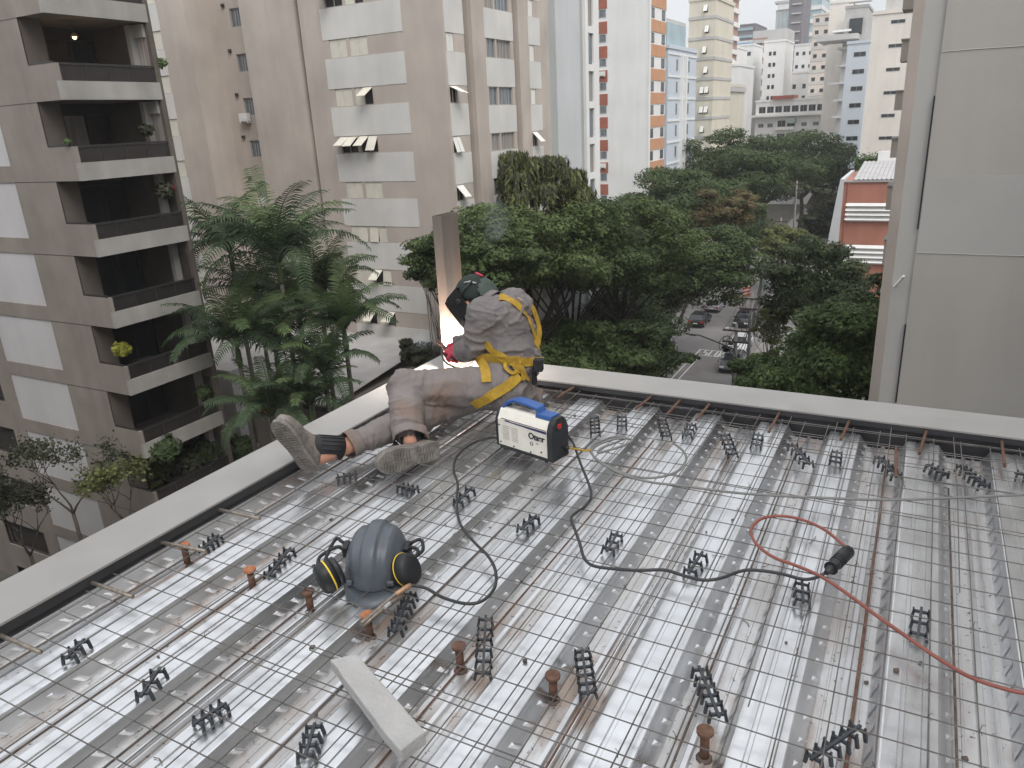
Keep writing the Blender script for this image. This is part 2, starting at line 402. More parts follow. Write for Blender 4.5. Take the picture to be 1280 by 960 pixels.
# ------------------------------------------------------------------ steel deck
PITCH, DEPTH = .304, .050
Y0D, Y1D = -.9, 3.395
def rib_profile(k):
    """one rib: crest (groove + raised bead), web down, pan with bead, web up"""
    x = .047 + PITCH * k
    P = [(x + .0025, -.0012), (x + .006, 0), (x + .036, 0), (x + .039, -.004), (x + .047, -.004), (x + .050, 0), (x + .083, 0), (x + .086, .0035), (x + .099, .0035), (x + .102, 0),
         (x + .119, 0), (x + .1225, -.0012), (x + .1245, -.004)]
    w = x + .125; P += [(w + .004, -.012), (w + .012, -.024), (w + .028, -DEPTH + .003), (w + .031, -DEPTH)]
    q = w + .031
    P += [(q + .016, -DEPTH), (q + .018, -DEPTH + .0035), (q + .022, -DEPTH + .0035), (q + .024, -DEPTH), (q + .050, -DEPTH), (q + .054, -DEPTH + .010), (q + .066, -DEPTH + .010), (q + .070, -DEPTH), (q + .092, -DEPTH), (q + .094, -DEPTH + .0035), (q + .099, -DEPTH + .0035), (q + .101, -DEPTH), (q + .118, -DEPTH)]
    P += [(q + .121, -DEPTH + .003), (q + .137, -.024), (q + .144, -.010), (q + .1475, -.003)]
    return P
deck = empty('steel_deck', (0, 1.3, -DEPTH)); deck['kind'] = 'structure'
ks = list(range(-8, 9))
for s0 in range(-8, 9, 3):
    prof = []
    for k in range(s0, min(s0 + 3, 9)): prof += rib_profile(k)
    nx = rib_profile(min(s0 + 3, 9)); prof.append(nx[0])
    prof = [(max(x, -2.275), z) for x, z in prof]
    # side lap of the sheet: a small upstanding edge
    rr = random.Random(s0); ys = [Y0D + (Y1D - Y0D) * i / 14 for i in range(15)]
    vs, fs = [], []; n = len(prof)
    ylap = rr.uniform(-.006, .006)
    for i, y in enumerate(ys):
        for (x, z) in prof: vs.append((x, y, z + .0011 * math.sin(y * 5.1 + x * 3) + .0007 * math.sin(x * 23 + y * 11)))
    for i in range(len(ys) - 1):
        for j in range(n - 1): fs.append((i * n + j, i * n + j + 1, (i + 1) * n + j + 1, (i + 1) * n + j))
    mb = MB(); mb.add(vs, fs)
    build('deck_sheet', mb, 'galvanised_deck', deck)
# pressed embossments on the webs (small slanted dimples)
mb = MB()
for k in ks:
    x = .047 + PITCH * k
    for side in (0, 1):
        if side == 0: xa, za, xb, zb = x + .137, -.024, x + .153, -.047     # right hand web of the crest
        else: xa, za, xb, zb = x + .274, -.047, x + .290, -.024
        nrm = Vector((1, 0, .7)).normalized() if side == 0 else Vector((-1, 0, .7)).normalized()
        y = Y0D + .05 + (.02 if side else 0)
        while y < Y1D - .05:
            a = Vector((xa, y, za)); b_ = Vector((xb, y + .026, zb)); w = Vector((0, .020, 0)); hgt = .0085 if side == 0 else .0012
            A_ = a + (b_ - a) * .22 + w * .5 + nrm * hgt; B_ = a + (b_ - a) * .86 + w * .5 + nrm * hgt * .8
            mb.add([a, a + w, b_ + w, b_, A_, B_], [(0, 1, 4), (1, 2, 5, 4), (2, 3, 5), (3, 0, 4, 5)])
            y += .076
o = build('embossing', mb, 'galvanised_deck', deck); o['kind'] = 'stuff'
# side-lap seams standing in every third pan
mb = MB()
for s0 in range(-8, 9, 3):
    x = .047 + PITCH * (s0) - .06
    mb.box(x, x + .003, Y0D, Y1D, -.052, -.030)
build('lap_seam', mb, 'galvanised_deck', deck)

# ------------------------------------------------------------------ parapets
ZP = .062
def parapet(label, x0, x1, y0, y1, inner):
    e = empty('parapet', ((x0 + x1) / 2, (y0 + y1) / 2, -.12), label, 'parapet', 'white capped parapets round the deck')
    c = MB(); c.box(x0, x1, y0, y1, ZP - .010, ZP); o = build('coping', c, 'parapet_cap', e); bevel(o, .002)
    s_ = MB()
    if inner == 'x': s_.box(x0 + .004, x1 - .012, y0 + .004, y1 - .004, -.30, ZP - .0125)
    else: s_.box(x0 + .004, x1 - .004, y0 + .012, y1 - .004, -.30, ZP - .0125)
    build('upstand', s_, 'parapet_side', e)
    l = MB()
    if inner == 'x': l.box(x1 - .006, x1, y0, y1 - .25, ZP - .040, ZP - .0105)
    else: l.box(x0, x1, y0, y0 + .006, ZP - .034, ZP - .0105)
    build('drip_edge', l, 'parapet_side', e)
    return e
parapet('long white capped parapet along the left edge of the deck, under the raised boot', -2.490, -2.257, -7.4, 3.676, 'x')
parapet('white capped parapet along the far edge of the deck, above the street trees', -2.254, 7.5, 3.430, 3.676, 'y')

# ------------------------------------------------------------------ wire mesh
ZM = .035
mesh_e = empty('wire_mesh', (-.9, 1.2, ZM), 'grey welded steel wire mesh spread over the whole galvanised deck', 'wire mesh')
def wire(pts, r=.0018):
    mb = MB(); mb.tube(pts, r, 5); return build('wire', mb, 'wire_steel', mesh_e)
rw = random.Random(3)
xs = [.142 - .101 * k for k in range(-9, 24)]
for x in xs:
    if x < -2.23: continue
    a, b_ = rw.uniform(-.004, .004), rw.uniform(-.004, .004)
    wire([(x + a + (b_ - a) * t + .002 * math.sin(7 * t + x * 9), -.85 + (4.22 + rw.uniform(-.02, .03)) * t, ZM + .002 + .002 * math.sin(9 * t + x * 31)) for t in [i / 8 for i in range(9)]])
for k in range(-24, 19):
    y = 1.541 + .1005 * k; x0, x1 = -2.24 + rw.uniform(0, .05), 1.1
    a, b_ = rw.uniform(-.005, .005), rw.uniform(-.005, .005)
    wire([(x0 + (x1 - x0) * t, y + a + (b_ - a) * t + .002 * math.sin(11 * t + y * 7), ZM - .0026 + .002 * math.sin(8 * t + y * 17)) for t in [i / 8 for i in range(9)]])
# lapped second sheet: doubled wires near the far edge, at the left and in front
for x0, x1, y, dy in ((-2.1, 1.05, 3.345, .002), (-2.0, .4, 3.21, -.004), (-1.7, 1.0, 3.06, .006), (-1.2, .9, 2.93, .004), (-1.1, .5, 2.62, -.004),
                      (-1.6, -.6, 1.11, .004), (-1.35, -.3, 1.215, -.004)):
    wire([(x0, y, ZM + .006), ((x0 + x1) / 2, y + dy, ZM + .004), (x1, y + dy * 2, ZM + .006)])
for x, y0, y1 in ((-.235, 1.5, 3.4), (-.43, 2.4, 3.4), (-.02, 2.2, 3.42), (-.73, 2.6, 3.38), (-1.03, 2.5, 3.36), (.215, 2.2, 3.4)):
    wire([(x, y0, ZM + .006), (x + .006, (y0 + y1) / 2, ZM + .005), (x + .002, y1, ZM + .007)])

# twisted tie wires left on some of the crossings
mb = MB(); rtw = random.Random(17)
for i in range(110):
    x = .142 - .101 * rtw.randint(-3, 22); y = 1.541 + .1005 * rtw.randint(-8, 18); a = rtw.uniform(0, 6.28); c, s = math.cos(a), math.sin(a); h_ = rtw.uniform(.008, .02)
    mb.tube([(x - .007 * c, y - .007 * s, ZM - .004), (x, y, ZM + .0065), (x + .007 * c, y + .007 * s, ZM - .003)], .0009, 4)
    mb.tube([(x, y, ZM + .006), (x + .006 * s, y - .006 * c, ZM + h_), (x + .012 * s + .004, y - .011 * c, ZM + h_ * .8)], .0009, 4)
build('tie_wires', mb, 'rebar', mesh_e)['kind'] = 'stuff'

# ------------------------------------------------------------------ loose reinforcement
def pz(x, y, z=0.0): return OZ(x, y, z)
ord_ = ['leftmost', 'second', 'third', 'fourth', 'fifth', 'sixth', 'seventh', 'eighth', 'ninth']
rr = random.Random(11)
lab = ['long rusty bar in the channel beside the left parapet', 'long rusty bar in the channel behind the helmet and under the outstretched boot',
       'long dark bar in the channel passing left of the hard hat', 'long rusty bar in the channel running under the clamp in front of the hard hat',
       'long rusty bar in the channel at the right end of the pale block', 'long rusty bar in the stained channel between the two scorched studs',
       'long rusty bar in the channel of the front right stud', 'long red brown bar in the channel beyond the red cable loop', 'long rusty bar in the channel at the right edge of the deck']
for i, k in enumerate(range(-8, 1)):
    x = .047 + PITCH * k + .156 + (.085 if i % 2 else .035) + (.0 if k else -.03)
    mb = MB(); zb = -DEPTH + .012
    mb.tube([(x + .004 * math.sin(3 * t + i) , -.5 + (3.75 - rr.uniform(0, .2)) * t, zb + (.006 + .004 * math.sin(8 * t + i))) for t in [j / 9 for j in range(10)]], .0032 if i != 7 else .0045, 6)
    tag(build('rebar', mb, 'rust' if i in (4, 5, 7) else 'rebar', None, True, (x, .5, zb)), lab[i], 'steel bar', 'long bars lying in the deck channels')
stubs = [((4, 796), (51, 815.5), 'short round bar stub poking from under the left parapet, nearest the photo edge', 0),
         ((119, 730), (166, 746), 'short round bar stub poking from the left parapet over the brown stained channel', 0),
         ((206, 679), (257, 689), 'short round bar stub poking from the left parapet beside the rusty headed stud', 0),
         ((277, 638), (324.6, 648), 'short round bar stub poking from the left parapet nearest the boots', 0)]
for a, b_, l, q in stubs:
    A = pz(*a, .030); B = pz(*b_, .040); mb = MB(); d = (B - A).normalized(); A = A - d * .06
    mb.tube([A, A + (B - A) * .5 + Vector((0, 0, .001)), B], .0066, 8)
    tag(build('bar_stub', mb, 'clamp_steel', None, True, A), l, 'bar stub', 'bar stubs along the left parapet')
stubs = [((717.5, 484), (696, 497.5), 'rusty bar stub from the far parapet just right of the welder\'s hip'), ((810, 499), (795, 511), 'rusty bar stub from the far parapet behind the coiled grey cable'),
         ((846, 505), (832, 520), 'rusty bar stub from the far parapet right of the coiled cable'), ((885, 507.5), (870, 525), 'rusty bar stub from the far parapet below the street'),
         ((972, 520), (961, 540), 'rusty bar stub from the far parapet under the light green tree'), ((1059, 532), (1051, 550), 'rusty bar stub from the far parapet left of the grey wall corner'),
         ((1156, 545), (1149, 567), 'rusty bar stub from the far parapet over yellow stained deck'), ((1253, 558), (1256, 583), 'rusty bar stub from the far parapet at the right edge of the photo'),
         ((1120, 566), (1120, 596), 'wide red brown bar stub lying behind the long diagonal spacer')]
for a, b_, l in stubs:
    A = pz(*a, .040); B = pz(*b_, .028); d = (A - B).normalized(); mb = MB()
    mb.tube([A + d * .05, B], .0062, 8)
    tag(build('bar_stub', mb, 'rust', None, True, B), l, 'bar stub', 'bar stubs along the far parapet')

# headed studs on the beam line
studs = [((235, 706), 'rusty headed stud nearest the left parapet, beside a bar stub', .085, 1), ((317, 738), 'rusty headed stud second from the left parapet', .085, 1),
         ((389, 765), 'dark rusty headed stud beside the left ear muff', .080, 0), ((463, 797), 'bright orange topped stud in front of the hard hat under the clamp', .085, 1),
         ((576, 838), 'brown headed stud beside the long spacer above the pale block', .085, 0), ((692, 876), 'brown headed stud in the scorched channel at the bottom centre', .085, 0),
         ((880, 948), 'thick rusty headed stud at the bottom of the photo beside a ladder spacer', .085, 0)]
for q, l, hgt, br in studs:
    c = pz(*q, -DEPTH); e = empty('shear_stud', c, l, 'stud', 'headed studs along the beam line')
    mb = MB(); mb.lathe([(.0115, .004), (.0112, hgt * .5), (.0116, hgt - .010)], c, 12); build('shank', mb, 'rust', e, True)
    mb = MB(); mb.lathe([(.0130, hgt - .0115), (.0200, hgt - .009), (.0204, hgt - .001), (.0180, hgt)], c, 14); build('head', mb, 'rust_bright' if br else 'rust', e)
    mb = MB(); mb.lathe([(.020, 0), (.0195, .003), (.0130, .0065)], c, 10); build('weld_collar', mb, 'rebar', e, True)

# black plastic spacers
def spacer_meshes(n):
    s = .034; L_ = (n - 1) * s
    sp = MB(); sp.box(-.004, .004, -L_ / 2 - .012, L_ / 2 + .012, .026, .034)
    ar = MB(); ar.bar((-.021, 0, .0275), (.021, 0, .0275), .007, .008)
    for sg in (-1, 1):
        ar.bar((sg * .019, 0, .031), (sg * .024, 0, 0), .008, .007, up=(0, 1, 0))
        ar.bar((sg * .019, 0, .026), (sg * .021, 0, .040), .005, .006, up=(0, 1, 0))
    return sp.mesh('spine', 'plastic_spacer'), ar.mesh('arm', 'plastic_spacer'), s, L_
SPM = {n: spacer_meshes(n) for n in (3, 4, 5, 6)}
SPC = [((85, 825), (105, 802), 3, 0, 'small black spacer on the second crest from the left parapet, bottom left corner'),
       ((180, 871), (198, 839), 3, 0, 'small black spacer on the third crest, near the bottom left'),
       ((245, 908), (281, 881), 4, 0, 'longer black spacer with four arms near the bottom left'),
       ((382, 948), (394, 908), 4, 0, 'black spacer at the bottom edge left of the pale block'),
       ((421, 598), (447, 595), 4, 0, 'black spacer between the two boots'),
       ((499, 608), (520, 614), 4, 0, 'black spacer just below the nearer boot sole'),
       ((572, 628), (588, 613), 3, 0, 'small black spacer under the hanging welding cable'),
       ((651, 663), (669, 647), 3, 0, 'small black spacer right of the welding cable loop'),
       ((757, 691), (772, 667), 3, 0, 'small black spacer inside the bend of the black power cable'),
       ((863, 716), (876, 694), 3, 0, 'small black spacer touching the black power cable'),
       ((1003, 755), (1001, 729), 3, 0, 'small black spacer below the cable connector'),
       ((1147, 795), (1153, 765), 3, 0, 'small black spacer just above the red cable on the right'),
       ((778, 535), (777, 520), 3, 0, 'small black spacer above the coiled grey cable'),
       ((859, 545), (865, 531), 3, 0, 'small black spacer right of the grey cable coil'),
       ((944, 558), (948, 543), 3, 0, 'small black spacer on a bright crest below the street view'),
       ((1044, 580), (1045, 565), 3, 0, 'small upright black spacer near the far parapet, right of centre'),
       ((1160, 584), (1181, 593), 4, 0, 'black spacer lying crosswise near the far parapet on the right'),
       ((1270, 594), (1290, 598), 3, 0, 'black spacer cut by the right edge of the photo'),
       ((605.6, 774), (603.7, 845), 6, 1, 'long black ladder spacer in the channel right of the hard hat'),
       ((729, 812), (736, 872), 6, 1, 'long black ladder spacer beside the scorched stud'),
       ((873, 836), (900, 898), 6, 1, 'long black ladder spacer slanting behind the front right stud'),
       ((1014, 954), (1076, 910), 6, 1, 'long black ladder spacer at the bottom right corner'),
       ((742, 522), (746, 543), 5, 1, 'black ladder spacer just right of the welding machine'),
       ((828, 525), (833, 547), 5, 1, 'black ladder spacer right of the grey coil, in a channel'),
       ((906, 545), (918, 568), 5, 1, 'black ladder spacer in the channel below the parked cars'),
       ((992, 557), (1010, 581), 5, 1, 'slanting black ladder spacer in a channel near the far parapet'),
       ((1100, 572), (1121, 597), 5, 1, 'slanting black ladder spacer beside the wide red brown stub'),
       ((1202, 582), (1230, 611), 6, 1, 'slanting black ladder spacer nearest the right edge'),
       ((336, 719), (362, 689), 5, 1, 'black ladder spacer in the channel left of the hard hat'),
       ((253, 687), (273, 671), 4, 1, 'black ladder spacer in the first channel by the left parapet'),
       ((493, 790), (514, 744), 6, 1, 'black ladder spacer half hidden under the ear muff and clamp')]
for a, b_, n, low, l in SPC:
    zb = -.012 if low else .001
    A = pz(*a, zb + .02); B = pz(*b_, zb + .02); c = (A + B) / 2; c.z = zb
    d = B - A; ang = math.atan2(d.y, d.x) - math.pi / 2
    ms, ma, s, L_ = SPM[n]; Lr = max(d.length - .012, .05)
    sc_ = Lr / L_; sc_ = min(max(sc_, .7), 1.5)
    e = empty('mesh_spacer', c, l, 'spacer', 'black plastic spacers under the mesh'); e.rotation_euler = (R(rr.uniform(-5, 5)), R(rr.uniform(-6, 6)), ang + R(rr.uniform(-3, 3))); e.scale = (.92, 1, .86)
    o = put('spine', ms, e); o.scale = (1, sc_, 1)
    for j in range(n): put('arm', ma, e, (0, (j - (n - 1) / 2) * s * sc_, 0))
# leaf litter, wire offcuts and clods on the deck
mb = MB(); rl = random.Random(5)
for i in range(90):
    x, y = rl.uniform(-1.9, .55), rl.uniform(.7, 3.3)
    u = (x - .047) % PITCH; z = .001 if u < .125 else -DEPTH + .001
    if .12 < u < .16 or u > .27: continue
    if i % 3 == 0:
        q = rl.uniform(0, 6.28); p = Vector((x, y, z + .002)); pts = [p]
        for j in range(4):
            q += rl.uniform(-.7, .7); p = p + Vector((math.cos(q), math.sin(q), 0)) * rl.uniform(.006, .018); pts.append(p)
        mb.tube(pts, .0013, 4)
    else:
        s = rl.uniform(.002, .007); mb.obox((x, y, z + s * .5), ((1, .3, .2), (-.3, 1, 0), (0, 0, 1)), (s, s * rl.uniform(.4, 1), s * .5))
tag(build('debris', mb, 'rebar', None, False, (0, 0, 0)), kind='stuff', label='scattered wire offcuts and dry twigs on the deck', cat='debris')
# ------------------------------------------------------------------ cables
def cable(name, px, r, mt, label, cat, z=.043, lift=None, sub=5):
    pts = [pz(p[0], p[1], (p[2] if len(p) > 2 else z)) for p in px]
    sp = spline(pts, sub); mb = MB(); mb.tube(sp, r, 8)
    return tag(build(name, mb, mt, None, True, pts[0]), label, cat)
cable('power_cable', [(706, 540, .13), (712, 548, .06), (717, 555), (726, 580), (736, 605), (739, 620), (732, 632), (721, 640), (714, 648), (719, 663), (725, 680), (730, 697), (741, 707), (767, 711), (797, 713), (830, 712.5),
      (853, 719), (877, 725), (900, 723), (930, 713), (957, 714), (980, 718), (998, 723), (1011, 724), (1025, 720), (1036, 713, .055)], .0052, 'cable_black', 'black power cable snaking from the welding machine to the red extension', 'cable')
cable('extension_cable', [(1059, 686, .055), (1047, 675), (1032, 663), (1012, 653), (990, 646.5), (970, 645), (951, 649), (939, 661), (942, 675), (954, 688), (970, 698), (987, 704), (1010, 713), (1032, 724), (1063, 745), (1095, 769), (1122, 788), (1149, 807), (1179, 827), (1212, 846), (1252, 860), (1285, 867), (1340, 872), (1450, 872), (1600, 862)],
      .0052, 'cable_red', 'red extension cable looping across the right of the deck', 'cable', z=.045)
e = empty('cable_connector', pz(1048, 702, .045), 'black rubber plug joining the red cable to the black cable', 'plug')
A = pz(1033, 716, .055); B = pz(1061, 688, .058); d = (B - A)
mb = MB(); mb.tube([A, A + d * .12, A + d * .3, A + d * .36, A + d * .62, A + d * .66, A + d * .97, B], [.008, .012, .015, .019, .020, .0215, .0205, .015], 12); build('plug_body', mb, 'plastic_black', e, True)
mb = MB(); ax = d.normalized()
for t in (.2, .42, .5, .58, .75, .85):
    sx = ax.orthogonal().normalized(); mb.lathe([(.0215, -.0014), (.0215, .0014)], A + d * t, 12, None, (sx, ax.cross(sx), ax))
build('grip_ring', mb, 'muff_black', e)
cable('grey_cable', [(842, 554), (855, 565, .05), (857, 577), (845, 590), (820, 597), (795, 596), (770, 588), (750, 577), (739, 566), (741, 557, .05), (752, 551, .06), (768, 546, .06), (782, 547, .055), (770, 553, .055), (752, 560, .05), (748, 566, .05), (760, 563, .06), (782, 556, .065), (790, 550, .06), (774, 548, .065),
       (752, 554, .06), (740, 563, .05), (745, 574), (765, 587), (790, 597), (815, 603), (850, 607), (880, 611), (920, 616), (960, 619), (1010, 621.5), (1085, 624.5), (1135, 624.5), (1185, 622.5), (1290, 618), (1420, 612), (1560, 604)], .0050, 'cable_grey', 'thin grey cable coiled by the welding machine and running off to the right', 'cable')
cable('earth_cable', [(622, 547, .07), (604, 549, .045), (586, 557), (571, 571), (567, 588), (572, 604), (571, 625), (572, 643), (578, 660), (594, 679), (610, 695), (619.5, 714), (618, 735), (603, 751), (582, 754.5), (554, 747), (532, 735, .05), (513, 731.5, .06)], .0052, 'cable_black', 'dark welding cable looping from the machine to the earth clamp by the hard hat', 'cable')
# short yellow lead at the back of the machine
cable('earth_lead', [(712, 560, .06), (718, 561, .05), (728, 563, .05), (739, 563, .05)], .0042, 'harness_yellow', 'short yellow lead between the machine and the grey coil', 'cable')
# earth clamp
e = empty('earth_clamp', pz(483, 757, .05), 'brass coloured welding clamp lying in front of the hard hat', 'clamp')
A = pz(513, 731, .062); B = pz(494, 744, .058); C_ = pz(452, 780, .050)
mb = MB(); mb.tube([A, A + (B - A) * .15, B - (B - A) * .1, B], [.0065, .0085, .0090, .006], 10); build('handle', mb, 'brass', e, True)
mb = MB(); mb.bar(B + (A - B) * .1, C_, .010, .011); build('jaw', mb, 'clamp_steel', e)
D = pz(504, 744, .048); E_ = pz(470, 768, .050)
mb = MB(); mb.tube([D, (D + E_) / 2 + Vector((0, 0, .003)), E_, C_ + Vector((.004, 0, -.006))], [.0075, .0082, .0065, .005], 8); build('jaw', mb, 'clamp_steel', e, True)
mb = MB(); q = pz(484, 757, .062); mb.lathe([(.006, -.012), (.006, .012)], q, 10, None, ((1, 0, 0), (0, 0, 1), (0, 1, 0))); build('pivot_pin', mb, 'frame_alu', e)

# pale block
c4 = [pz(*q, .078) for q in ((411.7, 823.5), (446, 817.0), (532, 914.5), (499, 938.5))]
mb = MB(); zt = .040
v = [Vector((p.x, p.y, .078)) for p in c4]; u = (v[3] - v[0]).normalized()
n = 9; vs = []
for i in range(n + 1):
    t = i / n; jr = rr.uniform(-.0015, .0015)
    a = v[0].lerp(v[3], t) + Vector((jr, jr, rr.uniform(-.001, .001))); b_ = v[1].lerp(v[2], t) + Vector((-jr, jr, rr.uniform(-.001, .001)))
    vs += [a, b_, Vector((b_.x, b_.y, zt)), Vector((a.x, a.y, zt))]
fs = [(i * 4 + k, i * 4 + (k + 1) % 4, (i + 1) * 4 + (k + 1) % 4, (i + 1) * 4 + k) for i in range(n) for k in range(4)] + [(3, 2, 1, 0), (n * 4, n * 4 + 1, n * 4 + 2, n * 4 + 3)]
mb.add(vs, fs)
o = build('foam_block', mb, 'foam_block', None, False, sum(v, Vector()) / 4 - Vector((0, 0, .038)))
tag(o, 'pale grey rectangular block lying on the mesh at the bottom', 'block'); bevel(o, .004, 2)

# ------------------------------------------------------------------ welding machine
A = pz(622, 557, .045); B = pz(689, 578.5, .045); C_ = pz(713, 568, .045)
u = (B - A); u.z = 0; Lw = u.length + .012; u.normalize(); w = Vector((-u.y, u.x, 0)); Wd = .105; zt = Vector((0, 0, 1))
wm = empty('welding_machine', A + w * Wd / 2 + u * Lw / 2, 'white and blue inverter welding machine beside the welder', 'welding machine')
def W(a, b_, c): return A + u * a + w * b_ + zt * (c - .0)
Hb = .165
# body: hexagonal-ish section (shoulders chamfered), panel front
sec = [(0, .012), (0, .132), (.006, .142), (.022, .172), (.034, .178), (Wd - .034, .178), (Wd - .022, .172), (Wd - .006, .142), (Wd, .132), (Wd, .012)]
mb = MB(); xa, xb = .008, Lw - .030
mb.prism([W(xa, a, c) for a, c in sec], u * (xb - xa)); o = build('casing', mb, 'welder_white', wm); bevel(o, .004, 3)
mb = MB(); sec2 = [(-.003, .0), (-.003, .134), (.010, .165), (.030, .186), (Wd - .030, .186), (Wd - .010, .165), (Wd + .003, .134), (Wd + .003, .0)]
mb.prism([W(xb - .001, a, c) for a, c in sec2], u * .030); o = build('front_panel', mb, 'plastic_black', wm); bevel(o, .005, 3)
mb = MB(); mb.prism([W(-.004, a, c) for a, c in [(-.001, .006), (-.001, .130), (.012, .158), (.028, .174), (Wd - .028, .174), (Wd - .012, .158), (Wd + .001, .130), (Wd + .001, .006)]], u * .013); o = build('back_panel', mb, 'plastic_black', wm); bevel(o, .003, 2)
mb = MB(); mb.prism([W(.012, .004, -.004), W(.012, Wd - .004, -.004), W(.012, Wd - .004, .014), W(.012, .004, .014)], u * (xb - .014)); build('base_plate', mb, 'plastic_black', wm)
# stripe, lettering, vents, screws on the side panel
mb = MB(); mb.prism([W(.055, -.0012, .128), W(xb - .004, -.0012, .120), W(xb - .004, -.0012, .131), W(.085, -.0012, .131), W(.075, -.0012, .1335), W(.05, -.0012, .1335)], w * .001); build('side_stripe', mb, 'welder_navy', wm)
mb = MB(); mb.prism([W(.030, -.0012, .1365), W(xb - .004, -.0012, .1345), W(xb - .004, -.0012, .1372), W(.030, -.0012, .1392)], w * .001); build('seam_line', mb, 'plastic_black', wm)
mb = MB()
for cx_ in (.055, .105):
    for i in range(8):
        z = .105 - i * .0085; mb.prism([W(cx_ - .018, -.0010, z), W(cx_ + .018, -.0010, z - .0012), W(cx_ + .018, -.0010, z + .0014), W(cx_ - .018, -.0010, z + .0026)], w * .0008)
build('vent_slots', mb, 'label_grey', wm)
fc = bpy.data.curves.new('brand_lettering', 'FONT'); fc.body = 'Otaer'; fc.size = .038; fc.extrude = .0006; fc.offset = .0011; fc.space_character = .92
tmp = bpy.data.objects.new('tmp', fc); COL.objects.link(tmp)
me = bpy.data.meshes.new_from_object(tmp.evaluated_get(bpy.context.evaluated_depsgraph_get())); bpy.data.objects.remove(tmp)
me.materials.clear(); me.materials.append(MATS['welder_print'])
o = put('brand_lettering', me, wm); M4 = Matrix.Identity(4); og = W(.182, -.0010, .082) - ORG[wm]
for i in range(3): M4[i][0] = u[i]; M4[i][1] = zt[i]; M4[i][2] = -w[i]; M4[i][3] = og[i]
o.matrix_local = M4
mb = MB()
for q in range(12):
    a0, a1 = q * math.pi / 6, (q + 1) * math.pi / 6
    f = lambda a, r: W(.198 + math.cos(a) * r, -.0012, .060 + math.sin(a) * r * 1.1)
    if q in (2, 8): continue
    mb.prism([f(a0, .0052), f(a1, .0052), f(a1, .0082), f(a0, .0082)], w * .001)
mb.prism([W(.222, -.0012, .066), W(.236, -.0012, .0655), W(.236, -.0012, .0675), W(.222, -.0012, .068)], w * .001)
build('emblem', mb, 'welder_print', wm)
for a, c in ((.018, .105), (.022, .026), (.098, .022), (.192, .020), (.250, .034)):
    mb = MB(); mb.lathe([(.0035, -.002), (.0035, .002), (.002, .003)], W(a, -.001, c), 8, None, (u, zt, -w)); build('screw', mb, 'plastic_black', wm)
# handle: blue arch
hp = [(.0, .118), (.002, .140), (.018, .176), (.045, .203), (.080, .216), (.125, .217), (.170, .213), (.208, .206), (.214, .188), (.218, .180)]
mb = MB(); pts = [W(a, Wd / 2, c) for a, c in hp]
for i in range(len(pts) - 1):
    pass
ring = []
for i, p in enumerate(pts):
    t = (pts[min(i + 1, len(pts) - 1)] - pts[max(i - 1, 0)]).normalized(); nn = w.cross(t)
    for a, b_ in ((-.026, -.007), (.026, -.007), (.026, .007), (-.026, .007)): ring.append(p + w * a + nn * b_)
m_ = len(pts)
mb.add(ring, [(i * 4 + k, i * 4 + (k + 1) % 4, (i + 1) * 4 + (k + 1) % 4, (i + 1) * 4 + k) for i in range(m_ - 1) for k in range(4)] + [(3, 2, 1, 0), tuple((m_ - 1) * 4 + k for k in range(4))])
o = build('handle', mb, 'welder_blue', wm); bevel(o, .004, 3)
mb = MB(); mb.prism([W(.205, .020, .172), W(.205, Wd - .020, .172), W(.205, Wd - .026, .192), W(.205, .026, .192)], u * (xb - .200)); o = build('handle_foot', mb, 'welder_blue', wm); bevel(o, .004, 2)
mb = MB(); mb.prism([W(.092, .040, .1783), W(.150, .040, .1783), W(.150, .068, .1783), W(.092, .068, .1783)], zt * .0008); build('rating_label', mb, 'label_grey', wm)
mb = MB(); mb.obox(W(xb + .030, .045, .150), (u, w, zt), (.004, .012, .010)); o = build('switch', mb, 'switch_red', wm); bevel(o, .002)
mb = MB(); mb.tube([W(xb + .028, .035, .143), W(xb + .036, .033, .139)], .005, 10); build('cable_gland', mb, 'plastic_black', wm)
mb = MB(); mb.lathe([(.009, -.004), (.009, .020), (.006, .024)], W(xb + .026, .078, .045), 12, None, (w, zt, u)); build('socket', mb, 'plastic_black', wm)
for a in (.03, xb - .02):
    for b_ in (.014, Wd - .014):
        mb = MB(); mb.lathe([(.007, -.010), (.009, -.001)], W(a, b_, -.003), 8); build('foot', mb, 'plastic_black', wm)

# ------------------------------------------------------------------ hard hat with ear muffs
hc = pz(470, 716, .045); HC = Vector((-1.430, 1.632, .040))
fw = Vector((.38, -.92, 0)).normalized(); sx = Vector((-fw.y, fw.x, 0)); up = Vector((0, 0, 1))
tilt = R(-8)
up2 = (up * math.cos(tilt) + fw * math.sin(tilt) * -1).normalized(); fw2 = sx.cross(up2) * -1
if fw2.dot(fw) < 0: fw2 = -fw2
hh = empty('hard_hat', HC, 'dark grey hard hat with clip-on ear muffs resting on the mesh', 'hard hat')
def Hp(a, b_, c): return HC + sx * a + fw2 * b_ + up2 * c
NU, NV = 96, 28
def dome(th, ph, grow=0):
    # th: angle round (0 = front), ph: 0 at rim .. pi/2 at crown
    cp, sp_ = math.cos(ph) ** .72, math.sin(ph) ** .95
    a, b_, c = .103 + grow, .128 + grow, .136 + grow
    x = math.sin(th) * cp * a; y = math.cos(th) * cp * b_; z = sp_ * c
    # three pressed ridges running front to back
    t = x / .106
    rd = 0
    front = max(0, min(1, (math.sin(ph) - .18) / .25))
    if abs(t) < .24: rd = .0095 * min(1, (.24 - abs(t)) / .05)
    for s_ in (-1, 1):
        if .43 < s_ * t < .70: rd = .0070 * min(1, min(s_ * t - .43, .70 - s_ * t) / .05)
    rd *= front
    return x, y * (1 + rd * 2.2), z + rd * (.35 + .65 * math.sin(ph))
mb = MB(); vs = []
